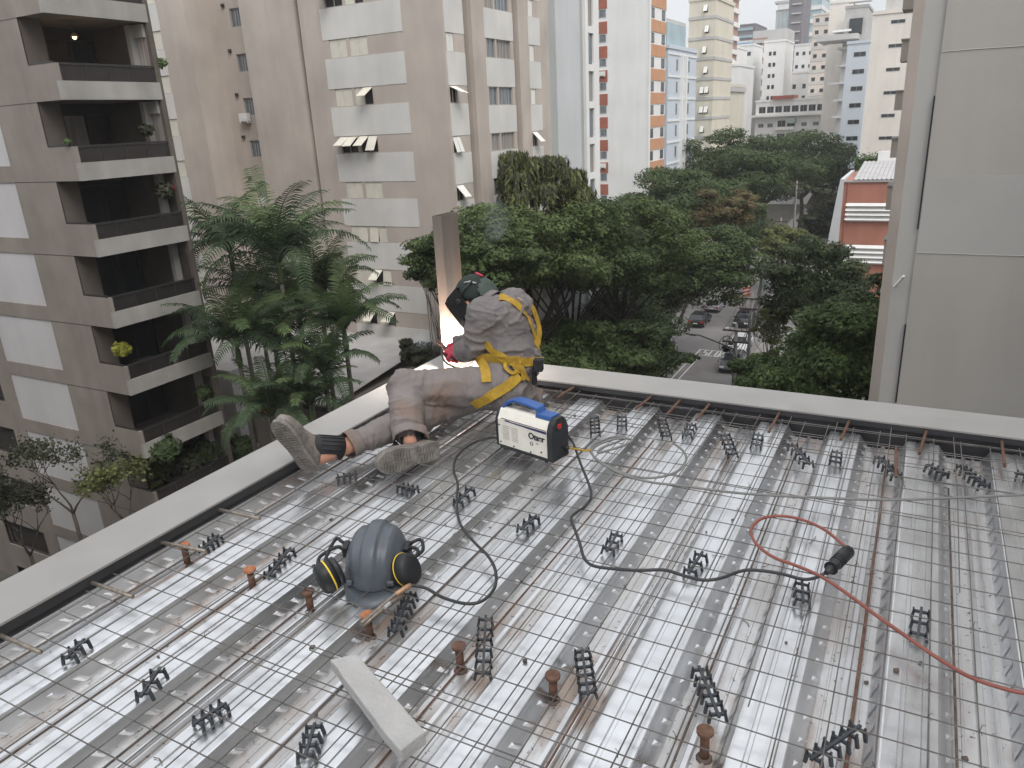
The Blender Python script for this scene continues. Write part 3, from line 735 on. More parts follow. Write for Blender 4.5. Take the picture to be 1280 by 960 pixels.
for j in range(NV + 1):
    for i in range(NU):
        vs.append(Hp(*[q for q in dome(2 * math.pi * i / NU, (math.pi / 2 * .985) * j / NV)]))
fs = [(j * NU + i, j * NU + (i + 1) % NU, (j + 1) * NU + (i + 1) % NU, (j + 1) * NU + i) for j in range(NV) for i in range(NU)] + [tuple(NV * NU + i for i in range(NU))]
mb.add(vs, fs); shell = build('shell', mb, 'helmet_shell', hh, True)
sm_ = shell.modifiers.new('thickness', 'SOLIDIFY'); sm_.thickness = .003
mb = MB(); vs = []
for i in range(NU):                       # rim that grows into the peak at the front
    th = 2 * math.pi * i / NU; pk = max(0, math.cos(th)) ** 2.5
    for k, (g, dz) in enumerate(((-.002, .004), (.008 + .042 * pk, -.002 - .012 * pk), (.008 + .042 * pk, -.005 - .012 * pk), (-.002, -.004))):
        r1, r2 = .103 + g * .6 + (.004 if k in (1, 2) else 0), .128 + g
        vs.append(Hp(math.sin(th) * r1, math.cos(th) * r2, dz))
fs = [(i * 4 + k, ((i + 1) % NU) * 4 + k, ((i + 1) % NU) * 4 + (k + 1) % 4, i * 4 + (k + 1) % 4) for i in range(NU) for k in range(4)]
mb.add(vs, fs); build('peak', mb, 'helmet_shell', hh, True)
for s_ in (-1, 1):
    mb = MB(); mb.obox(Hp(s_ * .066, .110, .026), (sx, fw2, up2), (.011, .006, .008)); o = build('front_lug', mb, 'helmet_shell', hh); bevel(o, .003)
    RI = Vector((.88, .47, -.05)); DN = Vector((.114, -.313, -.943)); TC = Vector((.52, -.62, .58))
    if s_ < 0: cup = pz(409, 721, .085); ax = (-RI * .60 + DN * .42 + TC * .34).normalized()
    else: cup = pz(508, 712, .080); ax = (RI * .62 + TC * .72 - DN * .05).normalized()
    zz = Vector((0, 0, 1)); p = (zz - ax * zz.dot(ax)).normalized(); q = ax.cross(p); k_ = 1.30
    m2 = MB(); m2.lathe([(.030 * k_, -.019 * k_), (.034 * k_, -.016 * k_), (.036 * k_, -.004 * k_), (.036 * k_, .006 * k_), (.034 * k_, .016 * k_), (.028 * k_, .022 * k_), (.012 * k_, .0245 * k_)], cup, 28, None, (p * 1.14, q * .94, ax)); em = build('ear_muff', m2, 'muff_black', hh, True)
    m2 = MB(); m2.lathe([(.0366 * k_, -.009), (.0370 * k_, -.008), (.0370 * k_, -.0052), (.0366 * k_, -.0042)], cup, 28, None, (p * 1.14, q * .94, ax)); build('muff_ring', m2, 'muff_yellow', em)
    m2 = MB(); m2.lathe([(.026 * k_, -.034 * k_), (.033 * k_, -.031 * k_), (.034 * k_, -.019 * k_)], cup, 20, None, (p * 1.14, q * .94, ax)); build('ear_cushion', m2, 'plastic_black', em, True)
    base = Hp(s_ * .100, -.005, .064)
    for k in (-1, 1):
        m2 = MB(); a0 = base + fw2 * .014 * k; a3 = cup + q * .038 * k + p * .020 + ax * .008
        out = (sx * s_ * .042 + up2 * .018)
        m2.tube(spline([a0, a0 + out * .45 + up2 * .012, a0 + out + fw2 * .012 * k, (a0 + out + a3) / 2 + sx * s_ * .018, a3], 5), .0058, 8); build('muff_arm', m2, 'muff_black', hh, True)
    m2 = MB(); m2.obox(base, (sx, fw2, up2), (.010, .022, .020)); o = build('slot_adapter', m2, 'muff_black', hh); bevel(o, .004)
mb = MB(); mb.tube([Hp(math.sin(t) * .090, math.cos(t) * .115, -.006) for t in [i * math.pi / 12 for i in range(25)]], .006, 6); build('headband', mb, 'muff_black', hh, True)
# ------------------------------------------------------------------ steel post being welded
ZV = Vector((0, 0, 1))
pb = OY(563, 432, 3.37); pb.z = ZP
pt = OY(551, 270, 3.37)
post = empty('steel_post', (pb.x - .03, 3.45, ZP), 'upright brown steel post on the parapet corner, glowing where it is welded', 'post')
mb = MB(); dx = pt.x - pb.x; dy = .0; ax, by = .056, .165
def ring_at(t, i):
    x = pb.x + dx * t; z = pb.z + (pt.z - pb.z) * t
    return [(x - ax + i, 3.37 + i, z), (x - i, 3.37 + i, z), (x - i, 3.37 + by - i, z), (x - ax + i, 3.37 + by - i, z)]
vs = ring_at(0, 0) + ring_at(1, 0) + ring_at(1, .005) + ring_at(.3, .005)
fs = [(k + 4 * j, (k + 1) % 4 + 4 * j, (k + 1) % 4 + 4 * (j + 1), k + 4 * (j + 1)) for j in range(3) for k in range(4)] + [(12, 13, 14, 15)]
mb.add(vs, fs); o = build('tube_section', mb, 'post_steel', post)
mb = MB(); mb.box(pb.x - ax - .03, pb.x + .022, 3.35, 3.37 + by + .03, ZP + .0005, ZP + .009); build('base_plate', mb, 'post_steel', post)
ARC = Vector((pb.x + .012, 3.352, OY(566, 437, 3.36).z))

# ------------------------------------------------------------------ person
def capsules(segs, step=.25):
    """segs: list of (p, r, q, r2) -> sphere-swept limbs, to be fused into one surface"""
    mb = MB(); bm = bmesh.new(); bmesh.ops.create_icosphere(bm, subdivisions=2, radius=1)
    sv = [v.co.copy() for v in bm.verts]; sf = [[v.index for v in f.verts] for f in bm.faces]; bm.free()
    for p, r, q, r2 in segs:
        p, q = Vector(p), Vector(q); d = (q - p).length; n = max(1, int(d / (max(min(r, r2), .006) * step)) + 1)
        for i in range(n + 1):
            t = i / n; c = p.lerp(q, t); rr_ = r + (r2 - r) * t
            mb.add([c + v * rr_ for v in sv], sf)
    return mb
def fuse(name, mb, vox, mt, parent, smooth_it=6, wr=None):
    me0 = mb.mesh(name, mt); t = bpy.data.objects.new('tmp', me0); COL.objects.link(t)
    m = t.modifiers.new('r', 'REMESH'); m.mode = 'VOXEL'; m.voxel_size = vox
    s = t.modifiers.new('s', 'SMOOTH'); s.factor = .5; s.iterations = smooth_it
    me = bpy.data.meshes.new_from_object(t.evaluated_get(bpy.context.evaluated_depsgraph_get()))
    bpy.data.objects.remove(t); me.name = name
    if wr: wr(me)
    bvh = BVHTree.FromPolygons([v.co.copy() for v in me.vertices], [tuple(p.vertices) for p in me.polygons])
    off = ORG[parent] if parent is not None else Vector((0, 0, 0))
    me.transform(Matrix.Translation(-off))
    me.polygons.foreach_set('use_smooth', [True] * len(me.polygons))
    me.materials.clear(); me.materials.append(MATS[mt])
    o = put(name, me, parent); ORG[o] = off
    return o, bvh
def wrinkle(axis_pts, amp, freq, seed):
    """cloth folds: ridges that run round the limb / across the body, deeper at the bends"""
    def f(me):
        me.update(); so = Vector((seed * 3.1, seed * 1.7, seed))
        nrm = [v.normal.copy() for v in me.vertices]
        for v, n in zip(me.vertices, nrm):
            p = v.co; best = 1e9; dr = None; bend = 0
            for a, b_ in axis_pts:
                ab = b_ - a; t = max(0, min(1, (p - a).dot(ab) / ab.length_squared)); d = (p - a - ab * t).length
                if d < best: best = d; dr = ab.normalized(); bend = 1 - min(t, 1 - t) * 2
            al = p.dot(dr); q = p - dr * al
            w = mnoise.noise(p * 9 + so) * .6
            s1 = mnoise.noise(Vector((q.x * 5, q.y * 5, q.z * 5)) + dr * (al * freq + w * 1.2) + so)
            s2 = mnoise.noise(Vector((q.x * 11, q.y * 11, q.z * 11)) + dr * (al * freq * 2.2 + w) - so)
            rd = max(0, 1 - abs(s1) * 3.0) ** 2 * 1.15 + max(0, 1 - abs(s2) * 2.8) ** 2 * .50 - .42 + .5 * w
            v.co = p + n * (amp * (.45 + .85 * bend) * rd)
    return f
person = empty('person', (-1.72, 2.98, .0), 'welder in grey coveralls and yellow harness sitting on the deck, bending to the post', 'person')
LAT = Vector((.25, -.96, 0)).normalized()
PEL = Vector((-1.695, 3.00, .172)); HL = PEL + LAT * .085 + Vector((0, 0, .018)); HR = PEL - LAT * .085
KL = Vector((-2.025, 2.635, .240)); AL = Vector((-1.862, 2.425, .112))
KR = Vector((-1.945, 2.665, .115)); AR = OZ(413, 566, .085)
WA = OY(644, 450, 3.07); CH = OY(640, 414, 3.11); UB = OY(640, 390, 3.11); NK = OY(612, 380, 3.14); HD = OY(594, 371, 3.16)
SL = OY(602, 392, 2.99); SR = UB + (UB - SL) * .55 + Vector((-.08, .12, -.02)); SR = Vector((UB.x - .12, UB.y + .19, UB.z - .01))
EL = OY(597, 434, 2.985); WL = OY(574, 440, 3.17)
ER = Vector((SR.x - .10, SR.y + .03, SR.z - .22)); WR = Vector((-2.10, 3.27, .27))
# body: one continuous figure
F = Vector((-.72, .05, -.68)).normalized(); U = (ZV - F * F.dot(ZV)).normalized(); S = F.cross(U).normalized()
if S.dot(LAT) < 0: S = -S
segs = [(HL, .075, KL, .055), (KL, .052, AL, .036), (HR, .075, KR, .055), (KR, .052, AR, .036),
        (PEL, .105, WA, .10), (WA, .10, CH, .11), (CH, .11, UB, .085), (UB + LAT * .07, .07, UB - LAT * .07, .07), (HL, .085, HR, .085),
        (UB, .06, NK, .050), (NK, .050, HD, .055), (HD - U * .005, .082, HD + U * .02 - F * .012, .086), (HD + F * .035 - U * .045, .052, HD + F * .02 - U * .02, .07),
        (SL, .055, EL, .044), (EL, .042, WL, .028), (SR, .055, ER, .044), (ER, .042, WR, .028),
        (HD + F * .085 - U * .01, .014, HD + F * .098 - U * .035, .016), (AL, .036, AL + (AL - KL) * .10, .034), (AR, .036, AR + (AR - KR) * .12, .034)]
for s_ in (-1, 1): segs.append((HD + S * s_ * .086, .014, HD + S * s_ * .090 - U * .03, .011))
fuse('body', capsules(segs), .0075, 'skin', person, 4)

# trousers, cut open at the cuffs by being stopped above the ankle
cuL = AL + (KL - AL) * .16; cuR = AR + (KR - AR) * .30
seg = [(HL, .117, KL, .088), (KL, .082, KL + (cuL - KL) * .5, .080), (KL + (cuL - KL) * .5, .080, cuL, .074), (HR, .10, KR, .078), (KR, .076, KR + (cuR - KR) * .6, .064), (KR + (cuR - KR) * .6, .064, cuR, .056),
       (HL + ZV * .005, .125, HR, .120), (PEL, .138, WA, .128), (PEL + Vector((.03, .02, -.03)), .115, PEL, .12)]
pants, bvP = fuse('trousers', capsules(seg), .0068, 'cloth_pants', person, 4,
                  wrinkle([(HL, KL), (KL, cuL), (HR, KR), (KR, cuR), (PEL, WA)], .0085, 12, 3))
def cuff(c, d, r, mt='cloth_pants'):
    d = d.normalized(); a = d.orthogonal().normalized(); b_ = d.cross(a); m = MB(); n = 20; vs = []
    for k, (g, off) in enumerate(((r * 1.00, -.02), (r * 1.02, .012), (r * 1.03, .026), (r * .97, .027), (r * .92, .014))):
        for i in range(n):
            q = 2 * math.pi * i / n; w = 1 + .05 * math.sin(3 * q + k) + .03 * math.sin(7 * q)
            vs.append(c + d * (off + .004 * math.sin(2 * q + 1)) + (a * math.cos(q) + b_ * math.sin(q)) * g * w)
    m.add(vs, [(j * n + i, j * n + (i + 1) % n, (j + 1) * n + (i + 1) % n, (j + 1) * n + i) for j in range(4) for i in range(n)]); return m
for c, d, r in ((cuL + (AL - KL).normalized() * .055, AL - KL, .078), (cuR + (AR - KR).normalized() * .040, AR - KR, .060)):
    build('trouser_cuff', cuff(c, d, r), 'cloth_pants', pants, True)
# jacket
seg = [(PEL + ZV * .05, .135, WA, .135), (WA + LAT * .05, .118, CH + LAT * .06, .120), (WA - LAT * .05, .118, CH - LAT * .06, .120), (CH + LAT * .06, .118, UB + LAT * .09, .090), (CH - LAT * .06, .118, UB - LAT * .09, .090),
       (UB + LAT * .09, .088, UB - LAT * .09, .088), (UB + LAT * .05, .085, SL, .082), (UB - LAT * .05, .085, SR, .082), (SL, .084, EL, .072), (EL, .072, EL + (WL - EL) * .75, .054), (SR, .084, ER, .070), (ER, .070, WR, .050), (UB, .075, NK, .062)]
jacket, bvJ = fuse('jacket', capsules(seg), .0068, 'cloth_grey', person, 4,
                   wrinkle([(SL, EL), (EL, WL), (SR, ER), (ER, WR), (PEL, WA), (WA, CH), (CH, UB)], .0105, 14, 8))
def ring(name, c, d, r, h_, mt, parent, fl=1.06, sq=1.0, ref=None):
    d = d.normalized(); a = (ref - d * ref.dot(d)).normalized() if ref is not None else d.orthogonal().normalized(); b_ = d.cross(a); m = MB(); n = 28; vs = []
    for k, (g, off) in enumerate(((1.0, 0), (fl, h_ * .5), (fl * 1.02, h_), (fl * .97, h_ + .002), (fl * .94, h_ * .4))):
        for i in range(n):
            q = 2 * math.pi * i / n; w = 1 + .03 * math.sin(3 * q + k) + .02 * math.sin(8 * q + k)
            vs.append(c + d * (off + .004 * math.sin(2 * q)) + (a * math.cos(q) * sq + b_ * math.sin(q)) * r * g * w)
    m.add(vs, [(j * n + i, j * n + (i + 1) % n, (j + 1) * n + (i + 1) % n, (j + 1) * n + i) for j in range(4) for i in range(n)]); return build(name, m, mt, parent, True)
ring('collar', NK - (NK - UB).normalized() * .035, NK - UB, .070, .034, 'cloth_grey', jacket, 1.05)
ring('sleeve_cuff', EL + (WL - EL) * .62, WL - EL, .058, .030, 'cloth_grey', jacket, 1.03)
# head: cap, flap, mask
def shell_part(name, cen, radii, axes, keep, mt, parent, thick=.004):
    m = MB(); A, B, C_ = axes; n, k = 36, 20; vs = []; fs = []
    for j in range(k + 1):
        ph = -math.pi / 2 + math.pi * j / k
        for i in range(n):
            th = 2 * math.pi * i / n
            vs.append(cen + A * (radii[0] * math.cos(ph) * math.cos(th)) + B * (radii[1] * math.cos(ph) * math.sin(th)) + C_ * (radii[2] * math.sin(ph)))
    for j in range(k):
        for i in range(n):
            f = (j * n + i, j * n + (i + 1) % n, (j + 1) * n + (i + 1) % n, (j + 1) * n + i)
            c = sum((vs[q] for q in f), Vector()) / 4 - cen
            if keep(c.normalized()): fs.append(f)
    m.add(vs, fs); o = build(name, m, mt, parent, True)
    sm = o.modifiers.new('t', 'SOLIDIFY'); sm.thickness = thick; return o
cap = shell_part('cap', HD + U * .008 - F * .006, (.104, .098, .104), (F, S, U), lambda c: c.dot((U * .75 - F * .55).normalized()) > -.12, 'cap_green', person)
shell_part('cap_flap', HD - U * .02 - F * .02, (.100, .096, .120), (F, S, U), lambda c: c.dot((-F * .9 - U * .35).normalized()) > .62, 'cap_flap', cap)
mb = MB(); q = HD + U * .008 - F * .006
mb.tube([q + (S * .70 - F * .45 + U * .55).normalized() * .107, q + (S * .62 - F * .70 + U * .40).normalized() * .109, q + (S * .55 - F * .85 + U * .15).normalized() * .109], .0045, 6); build('cap_stripe', mb, 'frame_alu', cap, True)
mb = MB(); mb.tube([q + (-S * .1 - F * .75 + U * .70).normalized() * .110, q + (-F * .95 + U * .30).normalized() * .112], .006, 6); build('cap_strap', mb, 'glove_red', cap, True)
# welding mask: bent shell in front of the face
prof = [(-.112, -.015), (-.108, .065), (-.078, .118), (-.030, .132), (.030, .132), (.078, .118), (.108, .065), (.112, -.015)]
mb = MB(); vs = []; lev = [(.072, .93), (.03, 1.0), (-.06, 1.0), (-.12, .88), (-.155, .66)]
for h_, k in lev:
    for a, b_ in prof: vs.append(HD + S * a * k + F * (b_ * (1 if h_ > -.13 else .95)) + U * h_)
n = len(prof); mb.add(vs, [(j * n + i, j * n + i + 1, (j + 1) * n + i + 1, (j + 1) * n + i) for j in range(len(lev) - 1) for i in range(n - 1)])
top = [HD + S * a * .93 + F * b_ + U * .072 for a, b_ in prof]; mb.add(top, [tuple(range(n))])
mask = build('welding_mask', mb, 'mask_black', person); sm = mask.modifiers.new('t', 'SOLIDIFY'); sm.thickness = .004
mb = MB(); mb.obox(HD + F * .134 - U * .005, (S, U, F), (.055, .030, .004)); build('visor_glass', mb, 'glass_dark', mask)
for s_ in (-1, 1):
    mb = MB(); mb.lathe([(.016, -.006), (.016, .006), (.010, .010)], HD + S * s_ * .112 + U * .012 + F * .015, 12, None, (F, U, S * s_)); build('mask_knob', mb, 'plastic_black', mask)
    mb = MB(); mb.tube([HD + S * s_ * .112 + U * .012 + F * .015, HD + S * s_ * .108 + U * .035 - F * .05, HD + S * s_ * .07 + U * .045 - F * .095], .005, 6); build('mask_strap', mb, 'plastic_black', mask, True)
# hands in red gloves
def hand(W_, dirv, palm_n, hold, s=1.0):
    d = dirv.normalized(); nrm = (palm_n - d * palm_n.dot(d)).normalized(); sd_ = d.cross(nrm)
    sg = [(W_, .030, W_ + d * .045, .032)]
    P = W_ + d * .05
    for i in (-1.5, -.5, .5, 1.5): sg.append((W_ + d * .015 + sd_ * i * .012, .017, P + d * .035 + sd_ * i * .019, .0145))
    for i, ln in zip((-1.5, -.5, .5, 1.5), (.058, .070, .074, .066)):
        k0 = P + d * .036 + sd_ * i * .020; k1 = k0 + d * ln * .42 + nrm * ln * .18; k2 = k1 + d * ln * .02 + nrm * ln * .42; k3 = k2 - d * ln * .26 + nrm * ln * .16
        sg += [(k0, .0120, k1, .0112), (k1, .0112, k2, .0104), (k2, .0104, k3, .0095)]
    t0 = W_ + d * .030 + sd_ * .028; t1 = t0 + sd_ * .026 + d * .020 + nrm * .022; t2 = t1 + d * .024 + nrm * .024 - sd_ * .012
    sg += [(t0, .017, t1, .0135), (t1, .0130, t2, .0110)]
    return sg, P + d * .045 + nrm * .034, sd_
hdir = (ARC - WL); hdir.z += .02
sg, grip, hs = hand(WL, OY(556, 433, 3.24) - WL, Vector((-.1, .45, -.9)), None)
fuse('glove', capsules(sg), .0045, 'glove_red', person, 3)
mb = MB(); dd = (WL - EL).normalized(); a = dd.orthogonal().normalized(); mb.lathe([(.050, -.055), (.048, -.02), (.042, .0), (.036, .012)], WL, 18, None, (a, dd.cross(a), dd)); build('glove_cuff', mb, 'glove_red', person, True)
sg2, _, _ = hand(WR, Vector((-.35, .15, -.35)), Vector((.2, -.9, -.3)), None)
fuse('glove', capsules(sg2), .0045, 'glove_red', person, 3)
# electrode holder held in the glove
tip = OY(546.5, 427.5, 3.26)
eh = empty('electrode_holder', grip, 'dark electrode holder gripped in the red glove against the glowing post', 'electrode holder')
mb = MB(); mb.tube([grip + (grip - tip) * .35, grip, grip + (tip - grip) * .5, grip + (tip - grip) * .62], [.011, .013, .014, .010], 10); build('grip', mb, 'holder_brown', eh, True)
for s_ in (-1, 1):
    mb = MB(); mb.bar(grip + (tip - grip) * .55 + ZV * s_ * .007, tip + ZV * s_ * .009, .014, .009); build('jaw', mb, 'holder_brown', eh)
mb = MB(); mb.tube([tip + (grip - tip) * .1, (tip + ARC) / 2 - ZV * .01, ARC - Vector((.004, .006, 0))], .0022, 6); build('electrode', mb, 'clamp_steel', eh)
cb = [grip + (grip - tip) * .35, OY(566, 449, 3.14), OY(557, 446, 3.18), OY(552, 437, 3.22), OY(556, 452, 3.12), OY(575, 462, 3.06)]
mb = MB(); mb.tube(spline(cb, 6), .0050, 8); tag(build('holder_cable', mb, 'cable_black', None, True, cb[0]), 'dark cable looping from the electrode holder over the welder\'s lap', 'cable')

# boots
def boot(heel, toe, sole_n, ankle, L_=.285):
    root = build  # marker
    d = (toe - heel).normalized(); n = (sole_n - d * sole_n.dot(d)).normalized(); s = d.cross(n)
    wprof = [(0, .028), (.05, .036), (.15, .039), (.32, .035), (.45, .035), (.62, .046), (.75, .049), (.88, .042), (.96, .028), (1, .012)]
    hprof = [(0, .050), (.08, .085), (.22, .100), (.35, .098), (.45, .085), (.60, .066), (.78, .056), (.92, .046), (1, .028)]
    ip = lambda P, t: next((a[1] + (b_[1] - a[1]) * (t - a[0]) / (b_[0] - a[0]) for a, b_ in zip(P, P[1:]) if t <= b_[0] + 1e-9), P[-1][1])
    up_ = MB(); NT, NR = 22, 18; vs = []
    for j in range(NT + 1):
        t = j / NT; w = ip(wprof, t); h_ = ip(hprof, t)
        for i in range(NR):
            q = math.pi * i / (NR - 1); ex = .75
            x = math.copysign(abs(math.cos(q)) ** ex, math.cos(q)) * w; z = math.sin(q) ** ex * h_
            vs.append(heel + d * (t * L_) + s * x - n * (z + .004) + s * .004 * math.sin(t * 3))
    fs = [(j * NR + i, j * NR + i + 1, (j + 1) * NR + i + 1, (j + 1) * NR + i) for j in range(NT) for i in range(NR - 1)]
    fs += [tuple(range(NR)), tuple(NT * NR + i for i in range(NR))] + [(j * NR, (j + 1) * NR, (j + 1) * NR + NR - 1, j * NR + NR - 1) for j in range(NT)]
    up_.add(vs, fs); b0 = build('boot', up_, 'boot', person, True)
    so = MB(); poly = []
    for sg_ in (1, -1):
        rng = range(NT + 1) if sg_ == 1 else range(NT, -1, -1)
        for j in rng:
            t = j / NT; poly.append(heel + d * (t * L_ * 1.02 - .004) + s * sg_ * (ip(wprof, t) + .004))
    so.prism(poly, n * .016 - n * 0); 
    o = build('sole', so, 'boot_sole', b0); 
    tr = MB(); m_ = .006
    for j in range(2, 20):
        t = j / 21
        if .34 < t < .46: continue
        w = ip(wprof, t) - .003; c = heel + d * (t * L_) + n * .0165
        for sg_ in (-1, 1):
            tr.obox(c + s * sg_ * w * .52 + d * .0015 * sg_, (s, d, n), (w * .42, .0042, .0035))
    tr2 = tr; hb = MB()
    build('tread', tr2, 'boot_sole', b0)['kind'] = 'stuff'
    # shaft with elastic gusset
    top = ankle; base = heel + d * L_ * .22 - n * .075
    m = MB(); m.tube([base + (base - top) * .2, base, base.lerp(top, .5), base.lerp(top, .95)], [.044, .047, .046, .050], 18); build('shaft', m, 'boot_gusset', b0, True)
    m = MB(); ax_ = (top - base).normalized(); q1 = ax_.orthogonal().normalized(); q2 = ax_.cross(q1)
    for k in range(16):
        q = 2 * math.pi * k / 16; rv = q1 * math.cos(q) + q2 * math.sin(q); m.tube([base.lerp(top, .15) + rv * .0475, base.lerp(top, .94) + rv * .050], .0028, 5)
    build('elastic_rib', m, 'boot_gusset', b0, True)
    return b0
h1 = OZ(390, 586, .050); t1 = Vector((-2.165, 2.005, .265))
boot(h1, t1, Vector((.06, -.97, .20)), AR + (KR - AR) * .12)
h2 = OZ(546, 561, .060); t2 = OZ(474, 580, .075); tocam = (Vector((0, 0, CAMH)) - h2).normalized()
boot(h2, t2, (tocam * .8 + Vector((.1, -.5, -.25))), AL + (KL - AL) * .05)

# safety harness: webbing laid over the garments
def webbing(name, px, width, parent, bvs, mt='harness_yellow', lift=.004, sub=5):
    pts = spline([(a, b_, 0) for a, b_ in px], sub); P, Nn = [], []
    org = Vector((0, 0, CAMH))
    for p in pts:
        r = Vector([float(q) for q in ray(p.x, p.y)]).normalized(); hit = None
        for bv in bvs:
            h_ = bv.ray_cast(org, r)
            if h_[0] is not None and (hit is None or h_[3] < hit[3]): hit = h_
        if hit is None: continue
        P.append(hit[0]); Nn.append(hit[1])
    if len(P) < 3: return None
    for _ in range(3):
        P = [P[0]] + [(P[i - 1] + P[i] * 2 + P[i + 1]) / 4 for i in range(1, len(P) - 1)] + [P[-1]]
        Nn = [Nn[0]] + [(Nn[i - 1] + Nn[i] + Nn[i + 1]).normalized() for i in range(1, len(Nn) - 1)] + [Nn[-1]]
    vs = []; th = .0025
    for i, p in enumerate(P):
        t = (P[min(i + 1, len(P) - 1)] - P[max(i - 1, 0)]).normalized(); n = Nn[i]; s = t.cross(n).normalized(); n = s.cross(t)
        for a, b_ in ((-1, 0), (1, 0), (1, 1), (-1, 1)): vs.append(p + s * a * width / 2 + n * (lift + b_ * th))
    m = len(P); mb = MB(); mb.add(vs, [(i * 4 + k, i * 4 + (k + 1) % 4, (i + 1) * 4 + (k + 1) % 4, (i + 1) * 4 + k) for i in range(m - 1) for k in range(4)] + [(0, 1, 2, 3), tuple((m - 1) * 4 + k for k in range(4))])
    return build(name, mb, mt, parent)
hn = build('harness', capsules([(OY(668, 462, 2.98), .012, OY(668, 478, 2.98), .014)]), 'harness_black', person, True)
webbing('shoulder_strap', [(625, 372), (636, 375), (648, 383), (658, 396), (664, 410), (668, 424), (671, 436)], .040, hn, [bvJ])
webbing('back_strap', [(664, 384), (670, 390), (673, 402), (673, 415), (672, 430)], .040, hn, [bvJ])
webbing('waist_strap', [(595, 449), (608, 447), (622, 448), (636, 451), (650, 451), (662, 453), (674, 451)], .042, hn, [bvJ, bvP], lift=.010)
webbing('hip_strap', [(608, 428), (614, 436), (624, 444), (636, 450), (650, 450)], .038, hn, [bvJ, bvP], lift=.006)
webbing('thigh_strap', [(599, 447), (604, 456), (607, 466), (608, 478)], .044, hn, [bvP, bvJ], lift=.006)
webbing('thigh_strap', [(648, 470), (637, 480), (622, 490), (606, 499), (592, 506)], .048, hn, [bvP, bvJ], lift=.006)
webbing('loose_end', [(640, 453), (646, 460), (650, 468), (651, 476)], .026, hn, [bvP, bvJ], lift=.014)
webbing('loose_end', [(644, 452), (651, 460), (655, 470), (656, 478)], .020, hn, [bvP, bvJ], lift=.018)
webbing('buckle_loop', [(634, 456), (633, 462), (637, 468), (643, 466), (643, 458), (638, 454)], .016, hn, [bvP, bvJ], lift=.016)
mb = MB(); p = OY(673, 456, 2.97); mb.obox(p, (LAT, Vector((.96, .25, 0)), ZV), (.02, .022, .030)); o = build('tool_pouch', mb, 'harness_black', hn); bevel(o, .006)
# crumpled rag at the hip
mb = MB(); c = OZ(668, 499, .06); 
fuse_segs = [(c + Vector((rr.uniform(-.05, .05), rr.uniform(-.05, .05), rr.uniform(-.03, .03))), rr.uniform(.012, .028), c + Vector((rr.uniform(-.05, .05), rr.uniform(-.05, .05), rr.uniform(-.04, .04))), rr.uniform(.012, .024)) for _ in range(9)]
rag = empty('work_glove', (c.x, c.y, .03), 'crumpled grey cloth glove on the mesh behind the welder\'s hip', 'glove')
fuse('glove_cloth', capsules(fuse_segs), .007, 'cloth_pants', rag, 3)

# the arc itself: a glowing weld pool and its light
arc = empty('welding_arc', ARC, 'blinding white welding arc at the foot of the brown post', 'welding arc')
am = bpy.data.materials.new('arc_glow'); am.use_nodes = True; MATS['arc_glow'] = am
ab = am.node_tree.nodes['Principled BSDF']; ab.inputs['Emission Color'].default_value = (1, .93, .85, 1); ab.inputs['Emission Strength'].default_value = 60
mb = MB(); mb.lathe([(.002, -.016), (.011, -.010), (.015, 0), (.010, .012), (.002, .018)], ARC, 12); build('weld_pool', mb, 'arc_glow', arc, True)
ld = bpy.data.lights.new('arc_light', 'POINT'); ld.energy = 36; ld.color = (1, .90, .80); ld.shadow_soft_size = .02
lo = bpy.data.objects.new('arc_light', ld); COL.objects.link(lo); lo.location = ARC + Vector((.035, -.030, .02))
rs = random.Random(21)
for i in range(22):
    a = ARC + Vector((rs.uniform(-.01, .01), -.01, 0)); v = Vector((rs.uniform(-.1, .3), rs.uniform(-.3, 0), rs.uniform(-.1, .2))) * .22
    mb = MB(); mb.tube([a + v * .7, a + v], .0011, 4); build('spark', mb, 'arc_glow', arc)
# ------------------------------------------------------------------ building tools
def wall_rect(mb, plane, u0, u1, z0, z1, holes=(), depth=.22, mt=None, jamb=None):
    """wall face with real window openings. plane=('y',Y): faces -Y, u=x ; ('x',X): faces +X, u=y"""
    ax, val = plane
    P = (lambda u, z, d=0: (u, val + d, z)) if ax == 'y' else (lambda u, z, d=0: (val - d, u, z))
    H_ = [(max(a, u0), min(b_, u1), max(c, z0), min(d, z1)) for a, b_, c, d in holes if b_ > u0 and a < u1 and d > z0 and c < z1]
    us = sorted({u0, u1, *[h[0] for h in H_], *[h[1] for h in H_]}); zs = sorted({z0, z1, *[h[2] for h in H_], *[h[3] for h in H_]})
    def q(a, b_, c, d): mb.add([a, b_, c, d], [(0, 1, 2, 3)], mt)
    for i in range(len(us) - 1):
        run = None
        for j in range(len(zs) - 1):
            uc, zc = (us[i] + us[i + 1]) / 2, (zs[j] + zs[j + 1]) / 2
            if not any(h[0] < uc < h[1] and h[2] < zc < h[3] for h in H_):
                q(P(us[i], zs[j]), P(us[i + 1], zs[j]), P(us[i + 1], zs[j + 1]), P(us[i], zs[j + 1]))
    for a, b_, c, d in H_:
        q(P(a, c), P(b_, c), P(b_, c, depth), P(a, c, depth)); q(P(a, d, depth), P(b_, d, depth), P(b_, d), P(a, d))
        q(P(a, c, depth), P(a, d, depth), P(a, d), P(a, c)); q(P(b_, c), P(b_, d), P(b_, d, depth), P(b_, c, depth))
MC = {}
def cached(key, f):
    if key not in MC: MC[key] = f()
    return MC[key]
